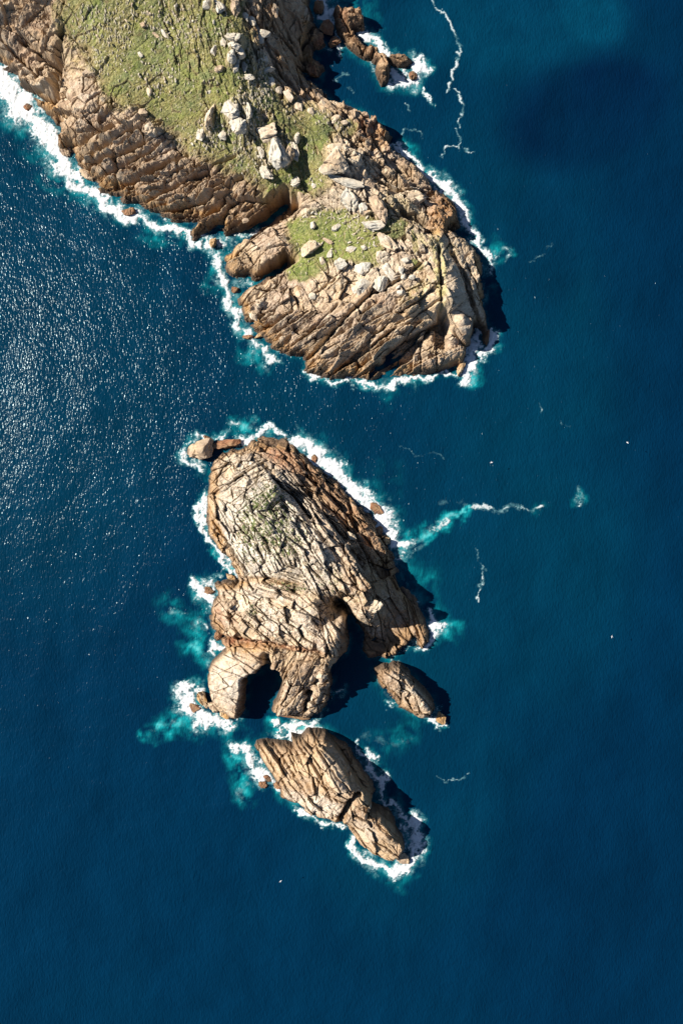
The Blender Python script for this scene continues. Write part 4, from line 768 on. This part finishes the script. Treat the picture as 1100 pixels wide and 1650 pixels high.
THIN = [
 ([(692, -10, 1.2), (703, 8, 1.6), (716, 22, 1.8), (724, 36, 1.5), (728, 46, 2.4), (733, 60, 2.6), (737, 75, 2.4), (737, 95, 2.2), (732, 112, 2), (726, 126, 2.2), (722, 140, 3.2), (717, 146, 2)], .85),
 ([(735, 142, 1.6), (740, 160, 1.8), (743, 178, 2.0), (741, 196, 1.4), (742, 208, 1.3)], .75), ([(735, 208, 1.4), (738, 224, 1.8), (741, 240, 1.3)], .75), ([(709, 254, 1.8), (714, 240, 1.6), (724, 233, 1.6), (738, 236, 1.2)], .65), ([(748, 240, 1.2), (766, 247, 1.2)], .5),
 ([(755, 822, 2.5), (764, 816, 3.6), (776, 812, 4), (784, 820, 3), (796, 825, 2), (810, 822, 3), (820, 812, 3.5), (832, 816, 3.5), (844, 821, 2), (858, 821, 1.5), (872, 818, 3)], .78),
 ([(768, 880, 1.4), (773, 894, 1.5), (770, 906, 1.4), (776, 920, 2.2), (778, 938, 1.8), (770, 952, 1.6), (769, 968, 1.4)], .62), ([(929, 784, 2.5), (932, 800, 4), (932, 816, 2.5)], .5), ([(856, 428, 1.4), (866, 414, 2), (884, 396, 2)], .38),
 ([(700, 1250, 1.5), (715, 1258, 1.4), (738, 1257, 1.6), (756, 1244, 1.4)], .42), ([(648, 722, 1.2), (668, 733, 1.4), (690, 728, 1.2), (714, 738, 1.2)], .34), ([(648, 218, 1.8), (652, 210, 1.8), (664, 209, 1.6), (674, 216, 1.8), (676, 224, 1.6)], .55), ([(535, 130, 3), (548, 126, 2), (556, 120, 3)], .42), ([(562, 138, 2), (568, 152, 2)], .4), ([(655, 170, 2), (660, 180, 2)], .5), ([(622, 66, 2), (630, 78, 2)], .5),
 ([(658, 884, 7), (670, 868, 6), (690, 858, 6), (708, 842, 6), (722, 838, 5), (740, 826, 4), (748, 812, 4)], .52), ([(812, 398, 4), (822, 402, 4), (814, 420, 3)], .45), ([(650, 905, 5), (668, 892, 4), (690, 870, 4)], .4), ([(710, 812, 6), (740, 806, 5)], .28), ([(320, 1000, 14), (312, 1040, 10), (330, 1060, 8)], .3), ([(240, 1180, 10), (290, 1165, 10)], .3),
 ([(590, 1185, 10), (630, 1200, 8), (660, 1190, 5)], .28), ([(400, 570, 9), (425, 590, 8)], .4), ([(372, 684, 5), (400, 690, 6), (412, 672, 4)], .5), ([(865, 650, 2), (872, 664, 2)], .3), ([(905, 680, 3), (918, 688, 3)], .22), ([(275, 985, 6), (300, 990, 6)], .4),
]
Sth = np.zeros(FX.shape, F)
for pts, s_ in THIN: stroke(Sth, pts, s_ * 1.05, 1.15, 14.0, 1.35, 1.1)
TURQ = [([(655, 872, 16), (680, 862, 15), (705, 848, 13), (735, 835, 11), (752, 820, 6)], 1.0), ([(790, 405, 20), (815, 405, 10)], .5), ([(318, 1000, 18), (312, 1035, 20), (330, 1060, 16)], .65), ([(270, 975, 18), (310, 1000, 18)], .4), ([(236, 1182, 12), (300, 1160, 26), (370, 1170, 18)], .6),
        ([(352, 890, 9), (376, 926, 9)], .95), ([(402, 562, 20), (425, 590, 12)], .55), ([(380, 690, 14), (405, 682, 12)], .6), ([(755, 560, 12), (760, 612, 16)], .85), ([(700, 1010, 24), (730, 1015, 16)], .55), ([(450, 1170, 16), (510, 1180, 14)], .8), ([(590, 1225, 20), (640, 1310, 16)], .45), ([(600, 1205, 24), (660, 1180, 20)], .25), ([(380, 1200, 20), (395, 1280, 18)], .55), ([(640, 1400, 26), (665, 1340, 22)], .6),
        ([(660, 250, 14), (650, 235, 12)], .55), ([(350, 460, 20), (350, 420, 14)], .5), ([(280, 375, 20), (240, 380, 14)], .45), ([(80, 290, 16), (150, 320, 16)], .4), ([(0, 180, 20), (60, 240, 20)], .3), ([(932, 795, 9), (932, 810, 9)], .35), ([(500, -30, 60), (560, 20, 40)], .5), ([(700, 570, 20), (620, 640, 16)], .2), ([(630, 900, 20), (690, 930, 18)], .3), ([(680, 960, 20), (700, 990, 20)], .35), ([(870, 818, 10), (875, 818, 8)], .3), ([(555, 830, 10), (620, 770, 30)], .12), ([(785, 480, 10), (790, 465, 12)], .4)]
for pts, s_ in TURQ: stroke(Tq, pts, s_ * .95, 1.0, 18.0, 1.35)
# surf licking every shoreline
SD = np.full(FX.shape, -99, F)
for TT in (TH, TI, TS, TR):
    i_ = np.round((FX - TT.x0) / TT.step).astype(int); j_ = np.round((FY - TT.y0) / TT.step).astype(int)
    ok = (i_ >= 0) & (i_ < TT.nx) & (j_ >= 0) & (j_ < TT.ny)
    SD[ok] = np.maximum(SD[ok], TT.D[j_[ok], i_[ok]])
nr = np.clip(1 + SD / 13.0, 0, 1) * (SD < 3)
Sf = np.maximum(Sf, nr * np.clip(Tq * 1.5, 0, 0.85)); Sf = np.maximum(Sf, 0.30 * np.clip(1 + SD / 5.0, 0, 1) * (SD < 3))
Tq = np.maximum(Tq, .25 * np.clip(1 + SD / 12.0, 0, 1))
thin = Sth > Sf; Sf = np.maximum(Sf, Sth)
m = Sf > 0.02
ux = FX[m] + 3.5 * fbm(FX[m], FY[m], 12, 703, 4, .6); uy = FY[m] + 3.5 * fbm(FX[m], FY[m], 12, 704, 4, .6)
def lace(x, y, c, seed):
    f1, f2, *_ = bricks(x / c, y / c, seed, 1.0); return np.clip((f2 - f1) * 1.6, 0, 1)
la = np.minimum(lace(ux, uy, 7.5, 711), lace(ux, uy, 3.6, 712) + .12)
cl = fbm(ux, uy, 16, 713, 5, .62); fi = fbm(ux, uy, 3.2, 714, 2, .7)
s_ = Sf[m]
val = s_ * 1.9 - 0.72 - 0.8 * la * (1.25 - np.clip(s_, 0, 1) * .95) + 1.2 * cl + .55 * fi
core = np.clip(val * 1.15, 0, 1); veil = sstep(.12, .7, s_) * sstep(.42, .05, la) * np.clip(.75 + 1.6 * cl, 0, 1) * .5; wisp = sstep(.1, .6, s_) * np.clip(.1 + 1.3 * fbm(ux * .6, uy, 9, 716, 4, .7), 0, .4)
cap = np.where(thin[m], .72, 1.0)
Fo = np.zeros(FX.shape, F); Fo[m] = np.minimum(np.maximum(core, np.maximum(veil, wisp)), cap) * sstep(.02, .25, s_)
Z_ = wave(FX, FY) * 1.0 + 0.5 + 1.8 * np.clip(Fo, 0, 1) ** 2 * (0.6 + np.clip(fbm(FX, FY, 7, 720, 3), -.5, 1))
Vf = world3(FX, FY, Z_).reshape(-1, 3)
al = Fo.ravel()
white = np.array((.60, .62, .62), F); aqua = np.array((.14, .38, .41), F); k_ = sstep(.2, .85, al)[:, None]
Cf = np.concatenate([aqua * (1 - k_) + white * k_, al[:, None]], 1)
Qf = grid_faces(len(fx), len(fy)); Qf = Qf[al[Qf].max(1) > 0.03]
# breaking surf separated by place: connected foam is uncountable, one object
o = sub_mesh('foam', Vf, Cf, Qf, M_FOAM, None, True)
tag(o, 'white surf and lacy foam streaks around the rocks', 'foam', kind='stuff')

# water surface
gx = graded(-80, 1180, 2.5); gy = graded(-100, 1740, 2.5); GX, GY = np.meshgrid(gx.astype(F), gy.astype(F))
sh = GX.shape; near = (GX > -100) & (GX < 1200) & (GY > -120) & (GY < 1760)
Zw = np.zeros(sh, F); Zw[near] = wave(GX[near], GY[near]); Zw *= sstep(0, 40, np.minimum(np.minimum(GX + 80, 1180 - GX), np.minimum(GY + 100, 1740 - GY)))
ii = np.clip((GX - fx[0]).astype(int), 0, len(fx) - 1); jj = np.clip((GY - fy[0]).astype(int), 0, len(fy) - 1)
tq = Tq[jj, ii] * ((GX > -58) & (GX < 1158) & (GY > -88) & (GY < 1558))
tn = np.zeros(sh, F); tn[near] = fbm(GX[near] + 12 * fbm(GX[near], GY[near], 30, 741, 2), GY[near] + 12 * fbm(GX[near], GY[near], 30, 742, 2), 22, 731, 5, .6)
big = np.zeros(sh, F); big[near] = fbm(GX[near], GY[near], 260, 733, 4)
tq = np.clip(tq * (0.75 + 2.4 * tn), 0, 1) ** 1.35
deep = np.array((0.0004, 0.0175, 0.045), F); teal = np.array((0.0005, 0.028, 0.054), F); navy = np.array((0.0004, 0.0075, 0.027), F); turq = np.array((.006, .34, .36), F); milk = np.array((.12, .42, .42), F)
def mx(C, c, m_): m_ = np.clip(m_, 0, 1)[..., None]; return C * (1 - m_) + c * m_
Cw = np.broadcast_to(deep, sh + (3,)).copy()
near_isl = blobs(GX, GY, [(700, 700, 330, 560, 0, .8), (650, 1150, 220, 300, 0, .6), (780, 60, 260, 90, 0, .55)])
Cw = mx(Cw, teal, near_isl * (.7 + .4 * big) + big * .25)
Cw = mx(Cw, navy, blobs(GX, GY, [(950, 180, 150, 90, -20, .75), (880, 400, 60, 110, 0, .3), (1080, 350, 120, 500, 0, .35), (240, 560, 140, 200, 0, .2), (1050, 1500, 260, 400, 0, .3)]) * (.9 + big))  # first patch paints a cloud shadow into the water colour
Cw = mx(Cw, teal * 1.5, blobs(GX, GY, [(950, 20, 60, 50, 30, .7), (800, 50, 160, 60, 0, .4)]) * (.8 + .6 * tn))  # thin haze at the top painted into the sea as lighter teal
gust = np.zeros(sh, F); gust[near] = fbm(GX[near] * .8 + GY[near] * .3, GY[near] * .45 - GX[near] * .2, 60, 735, 5, .6)
Cw = mx(Cw, teal, .55 * blobs(GX, GY, [(60, 560, 260, 420, 0, 1)]))
Cw = Cw * (1 + .28 * gust[..., None])
Cw = mx(Cw, turq, tq); Cw = mx(Cw, milk, sstep(.55, 1.0, tq) * .5)
Vw = world3(GX, GY, Zw).reshape(-1, 3)
o = mesh_np('sea', Vw, grid_faces(len(gx), len(gy)), rgba(Cw.reshape(-1, 3)), M_SEA, None, True)
tag(o, kind='structure')

# ------------------------------------------------------------------ gulls
def gull(x, y, h, an, label):
    r = bpy.data.objects.new('gull', None); col.objects.link(r)
    wx, wy = to_world(x, y, h); r.location = ((wx - CX) * S, -(wy - CY) * S, h * S); r.rotation_euler = (0, 0, math.radians(an)); r.scale = (.75, .75, .75)
    tag(r, label, 'bird', 'gulls over the water')
    V_, Q_ = ICO[2]
    B = V_ * np.array([.09, .27, .085], F); B[:, 0] *= np.where(V_[:, 1] < 0, 1 + .6 * V_[:, 1], 1); 
    hd = V_ * np.array([.055, .075, .055], F) + np.array([0, .29, .03], F)
    me = bpy.data.meshes.new('body'); me.from_pydata(np.concatenate([B, hd]).tolist(), [], np.concatenate([Q_, Q_ + len(V_)]).tolist()); me.materials.append(M_GULL)
    o_ = bpy.data.objects.new('body', me); col.objects.link(o_); o_.parent = r
    for s in (-1, 1):
        pts = [(.05 * s, .12, .04), (.34 * s, .2, .16), (.72 * s, .02, .08), (.36 * s, .02, .15), (.05 * s, -.1, .03)]
        vs = pts + [(a1, b1, c1 - .018) for a1, b1, c1 in pts]; n = 5
        fs = [list(range(n)), list(range(2 * n - 1, n - 1, -1))] + [[i, (i + 1) % n, (i + 1) % n + n, i + n] for i in range(n)]
        me = bpy.data.meshes.new('wing'); me.from_pydata(vs, [], fs); me.materials.append(M_GULL); o_ = bpy.data.objects.new('wing', me); col.objects.link(o_); o_.parent = r
    me = bpy.data.meshes.new('tail'); me.from_pydata([(-.04, -.2, 0), (.04, -.2, 0), (.1, -.38, 0), (-.1, -.38, 0), (-.04, -.2, .02), (.04, -.2, .02), (.1, -.38, .015), (-.1, -.38, .015)], [], [(0, 1, 2, 3), (7, 6, 5, 4), (0, 4, 5, 1), (1, 5, 6, 2), (2, 6, 7, 3), (3, 7, 4, 0)]); me.materials.append(M_GULL); o_ = bpy.data.objects.new('tail', me); col.objects.link(o_); o_.parent = r
    me = bpy.data.meshes.new('beak'); me.from_pydata([(-.015, .35, .03), (.015, .35, .03), (0, .35, .05), (0, .42, .03)], [], [(0, 1, 3), (1, 2, 3), (2, 0, 3), (0, 2, 1)]); me.materials.append(M_BEAK); o_ = bpy.data.objects.new('beak', me); col.objects.link(o_); o_.parent = r
for g_ in [(452, 1420, 30, 40, 'white gull over the dark sea below the long stack'), (1010, 713, 40, 150, 'white gull far out near the right edge of the water'), (985, 1026, 40, 80, 'white gull over open water right of the islet'), (791, 745, 30, 200, 'white gull over the channel above the curved foam streak')]:
    gull(*g_)
